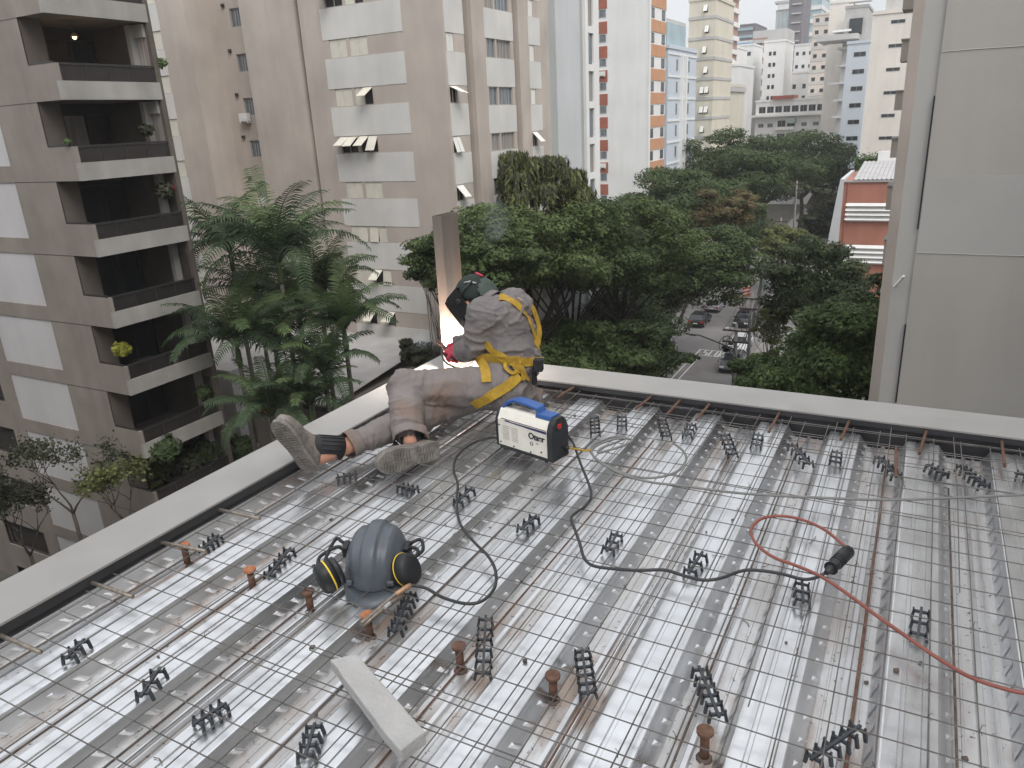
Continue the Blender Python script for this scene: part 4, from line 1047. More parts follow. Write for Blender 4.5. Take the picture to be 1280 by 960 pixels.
def frame_mesh(w, h, t=.05, d=.05, mull=(), mt='frame_alu'):
    def f():
        m = MB(); m.box(0, w, 0, d, 0, t); m.box(0, w, 0, d, h - t, h); m.box(0, t, 0, d, t, h - t); m.box(w - t, w, 0, d, t, h - t)
        for u in mull: m.box(w * u - t / 2, w * u + t / 2, .002, d - .002, t, h - t)
        return m.mesh('window', mt)
    return cached(('f', round(w, 3), round(h, 3), t, d, tuple(mull), mt), f)
def pane_mesh(w, h, mt):
    def f():
        m = MB(); m.box(0, w, 0, .012, 0, h); return m.mesh('pane', mt)
    return cached(('p', round(w, 3), round(h, 3), mt), f)
def shutter_mesh(w, h, mt):
    def f():
        m = MB(); m.box(0, w, .004, .030, -h, 0)
        n = 7
        for i in range(n): z = -h + h * (i + .5) / n; m.box(.03, w - .03, -.004, .004, z - h / n * .36, z + h / n * .36)
        return m.mesh('shutter', mt)
    return cached(('s', round(w, 3), round(h, 3), mt), f)
def window(root, plane, u, z0, w, h, depth=.10, kind='glass', pane='glass_mid', mull=(.5,), frame='frame_alu', tilts=None, shut='shutter_cream', t=.05):
    """one window as a part of its building, set inside its opening"""
    ax, val = plane
    if ax == 'y': loc = Vector((u, val + depth, z0)); rz = 0
    else: loc = Vector((val - depth, u, z0)); rz = math.pi / 2
    o = put('window', frame_mesh(w, h, t, .05, mull if kind == 'glass' else (.5,), frame), root, loc - ORG[root], (0, 0, rz))
    if kind == 'glass' or (tilts and any(x_ is None or x_ > .05 for x_ in tilts)):
        put('pane', pane_mesh(w - .02, h - .02, pane), o, (.01, .03, .01))
    if kind == 'shutter':
        n = 2; tl = tilts or (0, 0)
        for i in range(n):
            if tl[i] is None: continue
            put('shutter', shutter_mesh(w / n - .02, h - .04, shut), o, (i * w / n + .01, -.035, h - .02), (-tl[i], 0, 0))
    return o
def ac_unit(root, loc, rz, s=1.0):
    def f():
        m = MB(); m.box(0, .80, 0, .30, 0, .55); m.lathe([(.22, 0), (.22, .02)], (.30, -.001, .28), 16, None, ((1, 0, 0), (0, 0, 1), (0, -1, 0)))
        m.box(.62, .76, -.01, 0, .06, .49); m.box(.06, .10, .0, .34, -.12, 0); m.box(.70, .74, 0, .34, -.12, 0); return m.mesh('air_conditioner', 'ac_white')
    put('air_conditioner', cached('ac', f), root, Vector(loc) - ORG[root], (0, 0, rz))

# ------------------------------------------------------------------ left block with corner balconies
XB, YB = -29.33, 19.0
lb = empty('balcony_building', (XB, YB, GZ), 'grey concrete apartment block with dark corner balconies, left edge of the photo', 'apartment building')
floors = list(range(-7, 4)); ZT = 12.0
m_wall, m_light = MB(), MB()
XP = -31.02                                # end of the pier on the street side
YE = 23.35                                 # far end of the balcony front
# front (faces -Y): pier, white panels, further left another pier and loggias
xl0, xl1 = -38.5, -33.9
holes = [(xl0, xl1, 3 * k - 2.36 , 3 * k - .02) for k in range(-7, 5)]
m_wall_holes = holes + [(-43.5, -39.6, 3 * k - 1.7, 3 * k - .15) for k in range(-7, 5)]
wall_rect(m_wall, ('y', YB), -52, XP, GZ, ZT, m_wall_holes, .06)
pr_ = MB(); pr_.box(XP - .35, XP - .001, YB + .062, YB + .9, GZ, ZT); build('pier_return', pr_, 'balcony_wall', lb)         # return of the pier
m_wall.box(-52, -34.2, YB + .31, YE + .2, GZ, ZT)                      # core
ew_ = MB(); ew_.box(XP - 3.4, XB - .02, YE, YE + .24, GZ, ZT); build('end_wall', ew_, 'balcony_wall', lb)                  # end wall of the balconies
m_wall.box(-52, -43.5, YE + .26, YE + 8, GZ, ZT)
build('wall', m_wall, 'concrete_grey', lb)
for k in range(-7, 5):
    b_ = MB(); b_.box(xl0 + .004, xl1 - .004, YB + .045, YB + .30, 3 * k - 2.355, 3 * k - .025); build('white_panel', b_, 'panel_white', lb)
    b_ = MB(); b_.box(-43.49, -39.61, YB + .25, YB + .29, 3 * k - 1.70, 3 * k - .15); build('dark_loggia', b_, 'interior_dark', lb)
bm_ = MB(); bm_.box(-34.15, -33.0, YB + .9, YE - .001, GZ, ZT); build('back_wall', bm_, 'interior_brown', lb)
rl = random.Random(4)
for k in floors:
    z = 3.0 * k
    sl = MB(); sl.box(-33.0, XB - .16, YB + .16, YE - .002, z + .02, z + .18); build('floor_slab', sl, 'concrete_grey', lb)
    side = MB(); side.box(XP, XB - .002, YB - .002, YB + .14, z, z + 1.30 if k < 9 else z + 1.3); o = build('side_parapet', side, 'concrete_grey', lb)
    fr = MB(); fr.box(XB - .14, XB, YB - .004, YE + .10, z - .001, z + .68); o = build('front_band', fr, 'concrete_light', lb)
    # railing: smoked glass, posts and a flat top rail
    rp_ = MB(); rp_.box(XB - .085, XB - .070, YB + .16, YE - .02, z + .69, z + 1.24); rail = build('railing_glass', rp_, 'glass_smoked', lb)
    tr = MB(); tr.box(XB - .13, XB - .03, YB + .12, YE - .01, z + 1.25, z + 1.33); tr.box(XP + .02, XB - .14, YB + .01, YB + .10, z + 1.305, z + 1.37); build('top_rail', tr, 'rail_dark', lb)
    for j in range(5):
        y = YB + .2 + (YE - YB - .3) * j / 4; ps = MB(); ps.box(XB - .10, XB - .055, y - .025, y + .025, z + .685, z + 1.25); build('post', ps, 'rail_dark', lb)
    # balcony back: sliding doors with frames, curtains
    xb = -32.98
    for j, (a, w) in enumerate(((YB + 1.05, 1.05), (YB + 2.12, 1.05), (YB + 3.19, 1.05))):
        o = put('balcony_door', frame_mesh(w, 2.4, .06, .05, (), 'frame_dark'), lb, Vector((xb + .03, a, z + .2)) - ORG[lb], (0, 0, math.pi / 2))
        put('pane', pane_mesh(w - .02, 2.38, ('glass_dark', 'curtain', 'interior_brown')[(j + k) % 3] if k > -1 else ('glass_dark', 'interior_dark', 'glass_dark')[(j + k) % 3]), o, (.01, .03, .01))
    # pale end pier with a window frame
    ep = MB(); ep.box(XB - 1.05, XB - .80, YE - .32, YE - .003, z + .19, z + 2.95)
    if k >= 0: ep.box(XB - .80, XB - .20, YE - .12, YE - .003, z + 2.45, z + 2.95)
    build('end_pier', ep, 'concrete_light', lb)
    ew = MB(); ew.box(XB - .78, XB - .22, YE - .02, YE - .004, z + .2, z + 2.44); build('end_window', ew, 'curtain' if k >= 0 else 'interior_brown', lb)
    # table and chair shapes
    if k % 2:
        tb = MB(); tb.box(-31.2, -30.3, YB + 1.6, YB + 2.5, z + .88, z + .92)
        for a, c in ((-31.1, 1.7), (-30.4, 1.7), (-31.1, 2.4), (-30.4, 2.4)): tb.box(a - .03, a + .03, YB + c - .03, YB + c + .03, z + .19, z + .88)
        o = tag(build('balcony_table', tb, 'frame_dark', None, False, (-30.75, YB + 2.05, z + .18)), {-7: 'dark table on the lowest hidden balcony', -5: 'dark table on the low balcony near the hedge', -3: 'dark table on the balcony with the yellow green bush', -1: 'dark table on the balcony with red flowers', 1: 'dark table on the balcony second from the top', 3: 'dark table on the balcony at the top edge of the photo'}[k], 'table', 'balcony tables')
for k in range(-7, 5):      # recessed joints between the cast panels
    b_ = MB(); b_.box(XP - 2.86, XP - .003, YB - .003, YB + .05, 3 * k - .035, 3 * k - .003); build('panel_joint', b_, 'frame_dark', lb)
    b_ = MB(); b_.box(-38.49, xl1 - .004, YB + .020, YB + .06, 3 * k - 2.39, 3 * k - 2.362); build('panel_sill', b_, 'concrete_light', lb)
# lit lamp hanging on the upper balcony
lp = OY(93, 46, 21.0)
e = empty('balcony_lamp', lp + Vector((0, 0, .15)), 'small warm lit lamp hanging in the upper left balcony', 'lamp')
m = MB(); m.tube([lp + Vector((0, 0, .12)), lp + Vector((0, 0, 5.98 - lp.z))], .012, 6); build('cord', m, 'frame_dark', e)
m = MB(); m.lathe([(.02, .16), (.10, .10), (.15, .0), (.145, -.005)], lp, 12); build('lamp_shade', m, 'brass', e, True)
m = MB(); m.lathe([(.02, -.09), (.07, -.05), (.07, 0), (.03, .05)], lp, 10); build('bulb', m, 'bulb', e, True)
ll = bpy.data.lights.new('balcony_lamp_light', 'POINT'); ll.energy = 4; ll.color = (1, .62, .3); ll.shadow_soft_size = .08
lo2 = bpy.data.objects.new('balcony_lamp_light', ll); COL.objects.link(lo2); lo2.location = lp + Vector((0, 0, -.2))

# ------------------------------------------------------------------ beige apartment block in the middle
ab_ = empty('beige_building', (-38, 40, GZ), 'beige and white apartment block with cream shutters behind the palms and the post', 'apartment building')
PF = 2.85; ZT2 = 22.0
KS = range(-9, 6)
zt0 = 6.70
mbW, mbS = MB(), MB()
YF = 40.0; XR = -25.46
win_front = [(-33.88, 1.38), (-32.30, 1.40)]
holes = [(a, a + w, zt0 + PF * k - 1.06, zt0 + PF * k) for k in KS for a, w in win_front]
wall_rect(mbW, ('y', YF), -36.04, XR, GZ, ZT2, holes, .2)
ST = {(1, 0): (.9, None), (1, 1): (0, None), (-1, 1): (0, 1.05), (-2, 0): (1.05, 1.0), (-2, 1): (1.0, .55), (-4, 0): (0, .10), (-4, 1): (.12, 0),
      (-5, 0): (0, 0), (-5, 1): (1.0, .12), (-6, 0): (0, .95), (-6, 1): (0, 1.0), (2, 0): (0, 0), (2, 1): (.9, 0)}
for k in KS:
    z1 = zt0 + PF * k
    for j, (a, w) in enumerate(win_front):
        window(ab_, ('y', YF), a, z1 - 1.06, w, 1.06, .08, 'shutter', 'interior_dark', tilts=ST.get((k, j), (0, 0)))
    b_ = MB(); b_.box(-34.36, -28.26, YF - .02, YF + .05, z1 + .012 - .0, z1 + PF - 1.075); build('white_spandrel', b_, 'white_wall', ab_)
# left side of that wing is the slit
mbW.box(-36.05, -36.02, YF + .002, YF + 2.0, GZ, ZT2)
# street side (faces +X)
segs_ = [(40.0, 42.30), (42.90, 48.62), (49.0, 54.2)]
h1_ = [(40.32, 41.12, zt0 - .28 + PF * k - 1.0, zt0 - .28 + PF * k) for k in KS]
h2_ = [(a, a + w, zt0 - .30 + PF * k - 1.12, zt0 - .30 + PF * k) for k in KS for a, w in ((45.0, 1.12), (46.3, 1.9))]
h3_ = [(51.0, 51.75, zt0 - .36 + PF * k - 1.05, zt0 - .36 + PF * k) for k in KS]
for (a, b_), h_ in zip(segs_, (h1_, h2_, h3_)): wall_rect(mbW, ('x', XR), a, b_, GZ, ZT2, h_, .2)
for y in (42.30, 48.62):   # vertical slits with small service windows
    y1 = 42.90 if y < 45 else 49.0
    mbW.box(XR - 1.0, XR - .7, y, y1, GZ, ZT2); mbW.box(XR - .7, XR - .002, y - .02, y + .001, GZ, ZT2); mbW.box(XR - .7, XR - .002, y1 - .001, y1 + .02, GZ, ZT2)
    for k in KS:
        b_ = MB(); b_.box(XR - .70, XR - .62, y + .06, y1 - .03, zt0 + PF * k - 1.25, zt0 + PF * k + .05); o = build('service_window', b_, 'interior_dark', ab_)
        for j in range(3):
            g = MB(); g.box(XR - .615, XR - .600, y + .06, y1 - .03, zt0 + PF * k - 1.0 + j * .4, zt0 + PF * k - .96 + j * .4); build('grille_bar', g, 'frame_alu', o)
sh = {-1: (1.15, 1.1), -2: (.30, .34), -3: (.75, .7), 1: (0, None), 2: (.9, 0)}
for k in KS:
    z1 = zt0 - .28 + PF * k; window(ab_, ('x', XR), 40.32, z1 - 1.0, .80, 1.0, .08, 'shutter', 'interior_dark', tilts=sh.get(k, (0, 0)), shut='shutter_white')
    b_ = MB(); b_.box(XR - .05, XR + .02, 40.22, 42.30, z1 + .012, z1 + PF - 1.012); build('white_spandrel', b_, 'white_wall', ab_)
    z1 = zt0 - .30 + PF * k
    window(ab_, ('x', XR), 45.0, z1 - 1.12, 1.12, 1.12, .10, 'glass', ('glass_mid', 'curtain', 'glass_mid')[k % 3], (.5,))
    window(ab_, ('x', XR), 46.3, z1 - 1.12, 1.90, 1.12, .10, 'glass', ('curtain', 'glass_mid')[k % 2], (.25, .5, .75))
    b_ = MB(); b_.box(XR - .05, XR + .02, 44.78, 48.62, z1 + .012, z1 + PF - 1.135); build('white_spandrel', b_, 'white_wall', ab_)
    z1 = zt0 - .36 + PF * k; window(ab_, ('x', XR), 51.0, z1 - 1.05, .75, 1.05, .08, 'shutter', 'interior_dark', tilts=(.8, .8) if k == -2 else (0, 0), shut='shutter_white')
    b_ = MB(); b_.box(XR - .05, XR + .02, 50.85, 52.70, z1 + .012, z1 + PF - 1.065); build('white_spandrel', b_, 'white_wall', ab_)
b_ = MB(); b_.box(XR - .002, XR + .22, 42.92, 43.2, GZ, ZT2); b_.box(XR - .002, XR + .22, 49.01, 49.25, GZ, ZT2); build('pilaster', b_, 'beige_wall', ab_)
# back parts of the block: middle wall, recess and left wing
wall_rect(mbW, ('y', YF - .05), -41.02, -36.38, GZ, ZT2)
mbW.box(-36.40, -36.37, YF - .048, YF + 2, GZ, ZT2); mbW.box(-36.38, -36.04, YF + 1.0, YF + 1.2, GZ, ZT2)
for k in KS:
    b_ = MB(); b_.box(-36.33, -36.08, YF + .9, YF + .99, zt0 + PF * k - 1.3, zt0 + PF * k - .05); build('service_window', b_, 'interior_dark', ab_)
YR = 41.3; zr = 9.56
holes = [(-43.36, -41.95, zr + PF * k - 1.16, zr + PF * k) for k in KS]
wall_rect(mbW, ('y', YR), -44.82, -41.0, GZ, ZT2, holes, .2)
mbW.box(-41.04, -41.0, YF - .048, YR, GZ, ZT2)
for k in KS:
    z1 = zr + PF * k; window(ab_, ('y', YR), -43.36, z1 - 1.16, 1.41, 1.16, .10, 'glass', 'glass_mid', (.28, .45, .8), 'frame_alu', t=.045)
    b_ = MB(); b_.box(-43.95, -43.72, YR - .14, YR - .002, z1 + .15, z1 + .36); build('flue', b_, 'frame_dark', ab_)
ac_unit(ab_, (-43.6, YR - .42, zr - PF * 2 - 1.55), 0); ac_unit(ab_, (-43.0, YR - .42, zr - PF * 4 - 1.7), 0)
YA = 38.8; za = 8.42
holes = [(-49.25, -47.50, za + PF * k - 1.15, za + PF * k) for k in KS]
wall_rect(mbW, ('y', YA), -56, -44.82, GZ, ZT2, holes, .2)
mbW.box(-44.84, -44.82, YA + .002, YR, GZ, ZT2)
for k in KS:
    z1 = za + PF * k; window(ab_, ('y', YA), -49.25, z1 - 1.15, 1.75, 1.15, .08, 'shutter', 'interior_dark')
    b_ = MB(); b_.box(-51.5, -47.45, YA - .02, YA + .05, z1 + .012, z1 + PF - 1.165); build('white_spandrel', b_, 'white_wall', ab_)
mbW.box(-55.9, -45.1, YA + .3, 54.1, GZ, ZT2 - .01); mbW.box(-45.0, XR - .85, YR + .3, 54.15, GZ, ZT2 - .02); mbW.box(-35.9, XR - .85, YF + .3, 44, GZ, ZT2 - .03)
mbW.quad((-56, YA, ZT2), (-44.82, YA, ZT2), (-44.82, 54.2, ZT2), (-56, 54.2, ZT2)); mbW.quad((-44.82, YF, ZT2 - .003), (XR, YF, ZT2 - .003), (XR, 54.2, ZT2 - .003), (-44.82, 54.2, ZT2 - .003))
mbW.box(XR - .30, XR - .001, 54.0, 54.2, GZ, ZT2)
build('wall', mbW, 'beige_wall', ab_)

# ------------------------------------------------------------------ grey building with the white window strip
gb = empty('grey_building', (-30, 58, GZ), 'plain grey green building with one white strip of tall windows, behind the weeping tree', 'apartment building')
m = MB(); m.box(-40, XR - .15, 54.25, 63.6, GZ, 24); build('wall', m, 'greygreen_wall', gb)
m = MB(); m.box(XR - .152, XR - .03, 55.5, 60.0, GZ, 23.9); build('side_panel', m, 'pale_grey_wall', gb)
m = MB(); holes = [(61.45, 62.55, 7.8 + 2.85 * k - 2.35, 7.8 + 2.85 * k) for k in range(-9, 7)]
wall_rect(m, ('x', XR + .1), 60.85, 63.7, GZ, 24, holes, .25); m.box(XR - .2, XR + .098, 60.84, 60.86, GZ, 24); m.box(XR - .2, XR + .098, 63.68, 63.72, GZ, 24); build('window_strip', m, 'tower_white', gb)
for k in range(-9, 7):
    o = window(gb, ('x', XR + .1), 61.45, 7.8 + 2.85 * k - 2.35, 1.10, 2.35, .14, 'glass', ('glass_mid', 'curtain')[k % 2], (), 'frame_alu')

# ------------------------------------------------------------------ towers of the street, each with built windows
def tower(name, label, x0, x1, y0, y1, top, mt, front=None, side=None, extra=None, cat='tower', base=GZ):
    """front: list of window bands (u0 list.., w, h, first top z, pitch, count, frame mat, pane) on the -Y face; side: same on +X"""
    e = empty(name, ((x0 + x1) / 2, (y0 + y1) / 2, base), label, cat)
    m = MB(); m.box(x0, x1, y0, y1, base, top); build('wall', m, mt, e)
    m = MB(); m.box(x0 - .15, x1 + .15, y0 - .15, y1 + .15, top + .001, top + .5); build('roof_parapet', m, mt, e)
    for fc_, plane in ((front, ('y', y0)), (side, ('x', x1))):
        for us, w, h, z, pitch, n, fr, pn in (fc_ or []):
            for i in range(n):
                for u in us:
                    o = window(e, plane, u, z - pitch * i - h, w, h, -.05, 'glass', pn, (.5,) if w > 1 else (), fr, t=.07)
    return e
def band(e, x0, x1, y0, y1, z0, z1, mt, name='band'):
    m = MB(); m.box(x0, x1, y0, y1, z0, z1); return build(name, m, mt, e)
# white block with red and orange panels
t = tower('red_panel_tower', 'white tower with red panels on the left and orange panels on the corner', -40.2, -32.79, 99, 106.2, 30, 'tower_white',
          front=[([-39.35], .95, .95, 5.6 + 2.87 * 6, 2.87, 16, 'frame_alu', 'glass_mid')], side=[([99.9, 104.4], 1.3, 1.15, 5.35 + 2.87 * 6, 2.87, 14, 'frame_dark', 'glass_mid')])
for i in range(16):
    z = 5.6 + 2.87 * 6 - 2.87 * i
    band(t, -39.5, -38.25, 98.94, 99.03, z + .05, z + 1.45, 'red_panel', 'red_panel')
    band(t, -32.82, -32.72, 99.5, 106.1, z - .10, z + 1.30, 'orange_panel', 'orange_panel')
ac_unit(t, (-39.3, 98.6, 5.6 + 2.87 * 1 - 2.1), 0); ac_unit(t, (-39.3, 98.6, 5.6 - 2.87 * 3 - 2.1), 0)
band(t, -32.81, -32.6, 99.0, 99.5, GZ, 30, 'tower_white', 'pilaster')
t = tower('light_blue_tower', 'light blue tower with slim white ribs beside the orange panels', -42, -32.6, 106.8, 121, 9.6, 'tower_blue',
          side=[([110.6, 116.5], .75, 1.5, 8.4, 2.87, 11, 'frame_alu', 'glass_mid')])
for y in (112.6, 114.6): band(t, -32.62, -32.2, y, y + .55, GZ, 9.0, 'tower_white', 'rib')
for i in range(10): band(t, -32.62, -32.5, 106.9, 120.9, 9.0 - 2.87 * i - .12, 9.0 - 2.87 * i + .12, 'tower_white', 'floor_line')
band(t, -40, -33.5, 108, 118, 9.7, 13.5, 'tower_grey', 'roof_house'); band(t, -33.52, -33.3, 108.5, 117.5, 10.2, 13.0, 'tower_glass', 'roof_glazing')
P_ = lambda x, y, Y: OY(x, y, Y)
def px_tower(name, label, xl, xr, ytop, Y, dep, mt, rows, cols, w, h, pitch, pane='glass_dark', frame='frame_alu', off=.6, side_cols=0, cat='tower', top_px_x=None):
    a = P_(xl, 150, Y); b_ = P_(xr, 150, Y); tz = P_((xl + xr) / 2, ytop, Y).z
    W_ = b_.x - a.x; us = [a.x + W_ * (i + .5) / cols - w / 2 for i in range(cols)] if cols else []
    side = [([Y + dep * (i + .5) / side_cols - w / 2 for i in range(side_cols)], w, h, tz - off, pitch, rows, frame, pane)] if side_cols else None
    return tower(name, label, a.x, b_.x, Y, Y + dep, tz, mt, front=[(us, w, h, tz - off, pitch, rows, frame, pane)] if cols else None, side=side, cat=cat), a.x, b_.x, tz
# yellow corner tower with awning windows
t, a, b_, tz = px_tower('yellow_tower', 'pale yellow tower with grey floor lines and small tilted windows', 858, 890, 1, 126, 12, 'tower_cream', 9, 0, .7, 1.2, 2.9)
for i in range(10):
    z = tz - 2.6 - 2.9 * i; band(t, a - .08, b_ + .08, 125.9, 138.1, z, z + .45, 'tower_grey', 'floor_line')
    for u in ((.50, .68) if i in (4, 5) else ((.62,) if i % 2 else (.55,))):
        o = window(t, ('y', 126), a + (b_ - a) * u, z + .9, .62, 1.1, -.05, 'shutter', 'interior_dark', frame='frame_dark', tilts=(.5, .5), shut='shutter_white', t=.06)
band(t, a, b_, 126.5, 137, tz + .5, tz + 7, 'tower_cream', 'upper_storeys')
# striped balconies tower behind
t, a, b_, tz = px_tower('striped_tower', 'tall tower with dark balconies and white bands behind the yellow tower', 884, 900.5, -30, 190, 14, 'tower_brown', 0, 0, 1, 1, 3)
for i in range(20): band(t, a - .4, b_ + .5, 189.2, 204, tz - 3.0 * i - 1.0, tz - 3.0 * i, 'tower_white', 'balcony_band')
# distance, left of the gap
t, a, b_, tz = px_tower('dark_roof_block', 'dark glazed office block on the skyline left of the sky gap', 897, 938, 33, 420, 30, 'tower_dark', 5, 0, 2, 2, 3.3)
for i in range(6): band(t, a, b_ - 1, 419.6, 420.4, tz - 3.4 * i - 2.4, tz - 3.4 * i - 1.2, 'tower_glass', 'glass_band')
band(t, P_(899, 40, 420).x, P_(911, 40, 420).x, 424, 440, tz, tz + 6, 'tower_dark', 'roof_house')
t, a, b_, tz = px_tower('blue_roof_block', 'pale block with bright blue cladding on its roof storey', 897, 936, 54, 330, 25, 'tower_white', 6, 3, 2.0, 1.4, 3.1, off=6)
band(t, a, b_, 329.6, 345, tz - 4, tz - .4, 'awning_blue', 'blue_cladding')
t, a, b_, tz = px_tower('white_block', 'plain white block with a narrow window strip in the middle distance', 886, 914, 61, 215, 16, 'tower_white', 0, 0, 1, 1, 3)
t, a, b_, tz = px_tower('white_slab_tower', 'white tower with small dark window pairs beside the brown striped tower', 913, 937, 58, 240, 14, 'tower_white', 7, 2, 1.6, 1.1, 5.2, off=1.6)
t, a, b_, tz = px_tower('gabled_white_block', 'lower white block with a shallow gabled roof behind the yellow tower', 884, 920, 84, 172, 16, 'tower_white', 6, 2, .8, 1.2, 3.0, off=5)
m = MB(); m.prism([(a - .3, 171.8, tz + .5), (b_ - 2, 171.8, tz + .5), ((a + b_) / 2 - 1, 171.8, tz + 2.4)], (0, 12, 0)); build('gable', m, 'tower_grey', t)
t, a, b_, tz = px_tower('cream_low_block', 'low cream block with dark windows just above the street trees', 884, 912, 109, 150, 12, 'tower_cream', 5, 3, .8, 1.3, 3.1, off=1.5)
band(t, a - .3, b_ + .3, 149.5, 162, tz - .9, tz - .1, 'tower_grey', 'cornice')
t, a, b_, tz = px_tower('brown_white_tower', 'narrow brown tower with white balcony bands left of the white tower', 936, 953, 50, 262, 16, 'tower_brown', 9, 1, 1.6, 1.5, 3.2)
band(t, a - .02, b_ + 6, 261.9, 275, tz - 1, tz + 2.5, 'tower_grey', 'top_storey')
for i in range(11): band(t, a + 2.2, b_ + .05, 261.5, 262.2, tz - 3.2 * i - 5.2, tz - 3.2 * i - 3.9, 'tower_white', 'balcony_band')
t, a, b_, tz = px_tower('white_window_tower', 'white tower with two columns of tiny windows in the centre of the skyline', 950, 976, 53, 236, 14, 'tower_white', 9, 0, .7, .9, 2.9)
for i in range(8):
    for u in (.25, .45): window(t, ('y', 236), a + (b_ - a) * u, tz - 2.4 - 2.9 * i - 1, .7, 1.0, -.05, 'glass', 'glass_dark', (), 'frame_dark', t=.07)
t, a, b_, tz = px_tower('stepped_tower', 'distant pale tower with a stepped crown on the skyline', 962, 979, 14, 520, 25, 'tower_grey', 0, 0, 1, 1, 3)
band(t, a + 1.0, b_ + 2, 519, 545, tz + .5, tz + 4, 'tower_white', 'crown'); band(t, a - .8, b_ + 2.5, 518.5, 545, tz + 4, tz + 5.2, 'tower_grey', 'crown_ledge')
for j in range(3): band(t, a + 2 + j * 2.4, a + 3 + j * 2.4, 519.5, 520.2, -20, tz - 1, 'tower_glass', 'window_strip')
t, a, b_, tz = px_tower('dark_slab_tower', 'tall dark grey tower with pale balcony lines on the skyline', 977, 994, -20, 330, 20, 'tower_dark', 0, 0, 1, 1, 3)
for i in range(22): band(t, a + 1.2, b_ - .6, 329.5, 330.3, tz - 3.2 * i - 1.0, tz - 3.2 * i - .55, 'tower_grey', 'balcony_line')
t, a, b_, tz = px_tower('glass_tower', 'tall pale green glass tower on the skyline', 993, 1016, -25, 400, 30, 'tower_glass', 0, 0, 1, 1, 3)
for i in range(14): band(t, a - .3, b_ + .3, 399.5, 431, tz - 5.5 * i - 1.7, tz - 5.5 * i, 'tower_white', 'floor_band')
t, a, b_, tz = px_tower('white_far_block', 'white block with scattered small windows below the glass tower', 987, 1011, 57, 300, 18, 'tower_white', 6, 3, 1.0, 1.2, 4.2, off=2)
t, a, b_, tz = px_tower('grey_tower', 'pinkish grey tower with paired windows right of the glass tower', 1007, 1029, 20, 228, 15, 'tower_pink', 13, 2, 1.0, 1.0, 2.85)
for i in range(14): band(t, a - .05, b_ - .8, 227.9, 228.2, tz - 2.85 * i - 2.4, tz - 2.85 * i - 1.7, 'tower_grey', 'floor_line')
t, a, b_, tz = px_tower('blank_white_tower', 'tall blank off-white tower right of the pinkish grey tower', 1026, 1052, 5, 196, 15, 'tower_warm', 0, 0, 1, 1, 3)
t, a, b_, tz = px_tower('white_low_building', 'wide white building with a long glazed top storey at the end of the street', 944, 1029, 126, 206, 18, 'tower_white', 3, 0, 1, 1, 3.2)
for i in range(9): window(t, ('y', 206), a + .8 + i * 1.95, tz - 2.6, 1.6, 1.5, -.05, 'glass', 'glass_dark', (.5,), 'frame_alu')
band(t, a - .8, b_ + .8, 204.4, 206, tz - 3.5, tz - 3.0, 'tower_white', 'terrace_edge'); band(t, a + 4, b_ - 7, 205, 212, tz + .5, tz + 1.3, 'red_panel', 'red_canopy')
for r_ in range(3):
    for i, u in enumerate((.05, .19, .34, .48, .69, .86)):
        window(t, ('y', 206), a + (b_ - a) * u, tz - 6.0 - 3.1 * r_, 1.9 if i in (2, 3) else 1.3, 1.5 if i in (2, 3) else .9, -.05, 'glass', 'glass_dark' if i in (2, 3) else 'glass_mid', (.5,), 'frame_alu')
    band(t, a + (b_ - a) * .32, a + (b_ - a) * .60, 205.0, 206, tz - 6.7 - 3.1 * r_, tz - 6.0 - 3.1 * r_, 'tower_white', 'balcony_band')
band(t, a + (b_ - a) * .48, a + (b_ - a) * .61, 204.6, 206, tz - 5.2, tz - 4.1, 'transformer', 'awning')
t, a, b_, tz = px_tower('white_infill', 'plain white block filling the gap below the dark tower', 972, 1008, 92, 250, 14, 'tower_white', 3, 3, 1.0, 1.3, 3.2, off=3)
# right of the street
t, a, b_, tz = px_tower('pale_blue_tower', 'pale blue tower with one column of dark slot windows, right of the street', 1051, 1078, 55, 166, 14, 'tower_blue', 0, 0, 1, 1, 3)
for i in range(11): window(t, ('y', 166), a + (b_ - a) * .32, tz - 2.3 - 3.0 * i, 2.1, .85, -.04, 'glass', 'glass_dark', (.5,), 'frame_alu', t=.05)
t, a, b_, tz = px_tower('ledge_tower', 'grey concrete tower with projecting ledges behind the pale blue tower', 1045, 1072, 11, 185, 14, 'tower_grey', 0, 0, 1, 1, 3)
for i in range(9): band(t, a - (2.2 if i % 3 == 0 else .9), a + 1.5, 184.4, 190, tz - 4.3 - 3.4 * i, tz - 3.9 - 3.4 * i, 'tower_white', 'ledge')
band(t, a - 4.5, b_ - 1, 179, 190, tz - 6.2, tz - 5.2, 'tower_grey', 'roof_overhang'); band(t, a + 1, a + 3.5, 184.5, 186, tz - 5, tz - 2, 'glass_dark', 'opening')
for r_ in range(4): band(t, a + .5, b_ + .5, 184.3, 186, tz + 1 + r_ * 1.0, tz + 1.15 + r_ * 1.0, 'tower_grey', 'roof_rail')
t, a, b_, tz = px_tower('cream_tower', 'warm white tower with a single column of narrow slot windows, right of the street', 1079, 1142, 17, 141, 14, 'tower_warm', 0, 0, 1, 1, 3)
for i in range(12): window(t, ('y', 141), OY(1106, 100, 141).x, tz - 1.5 - 3.42 * i, 2.0, .55, -.04, 'glass', 'glass_dark', (.5,), 'frame_alu', t=.05)
band(t, a + 1.5, b_ - 2, 143, 150, tz + .5, tz + 3, 'tower_grey', 'roof_house')
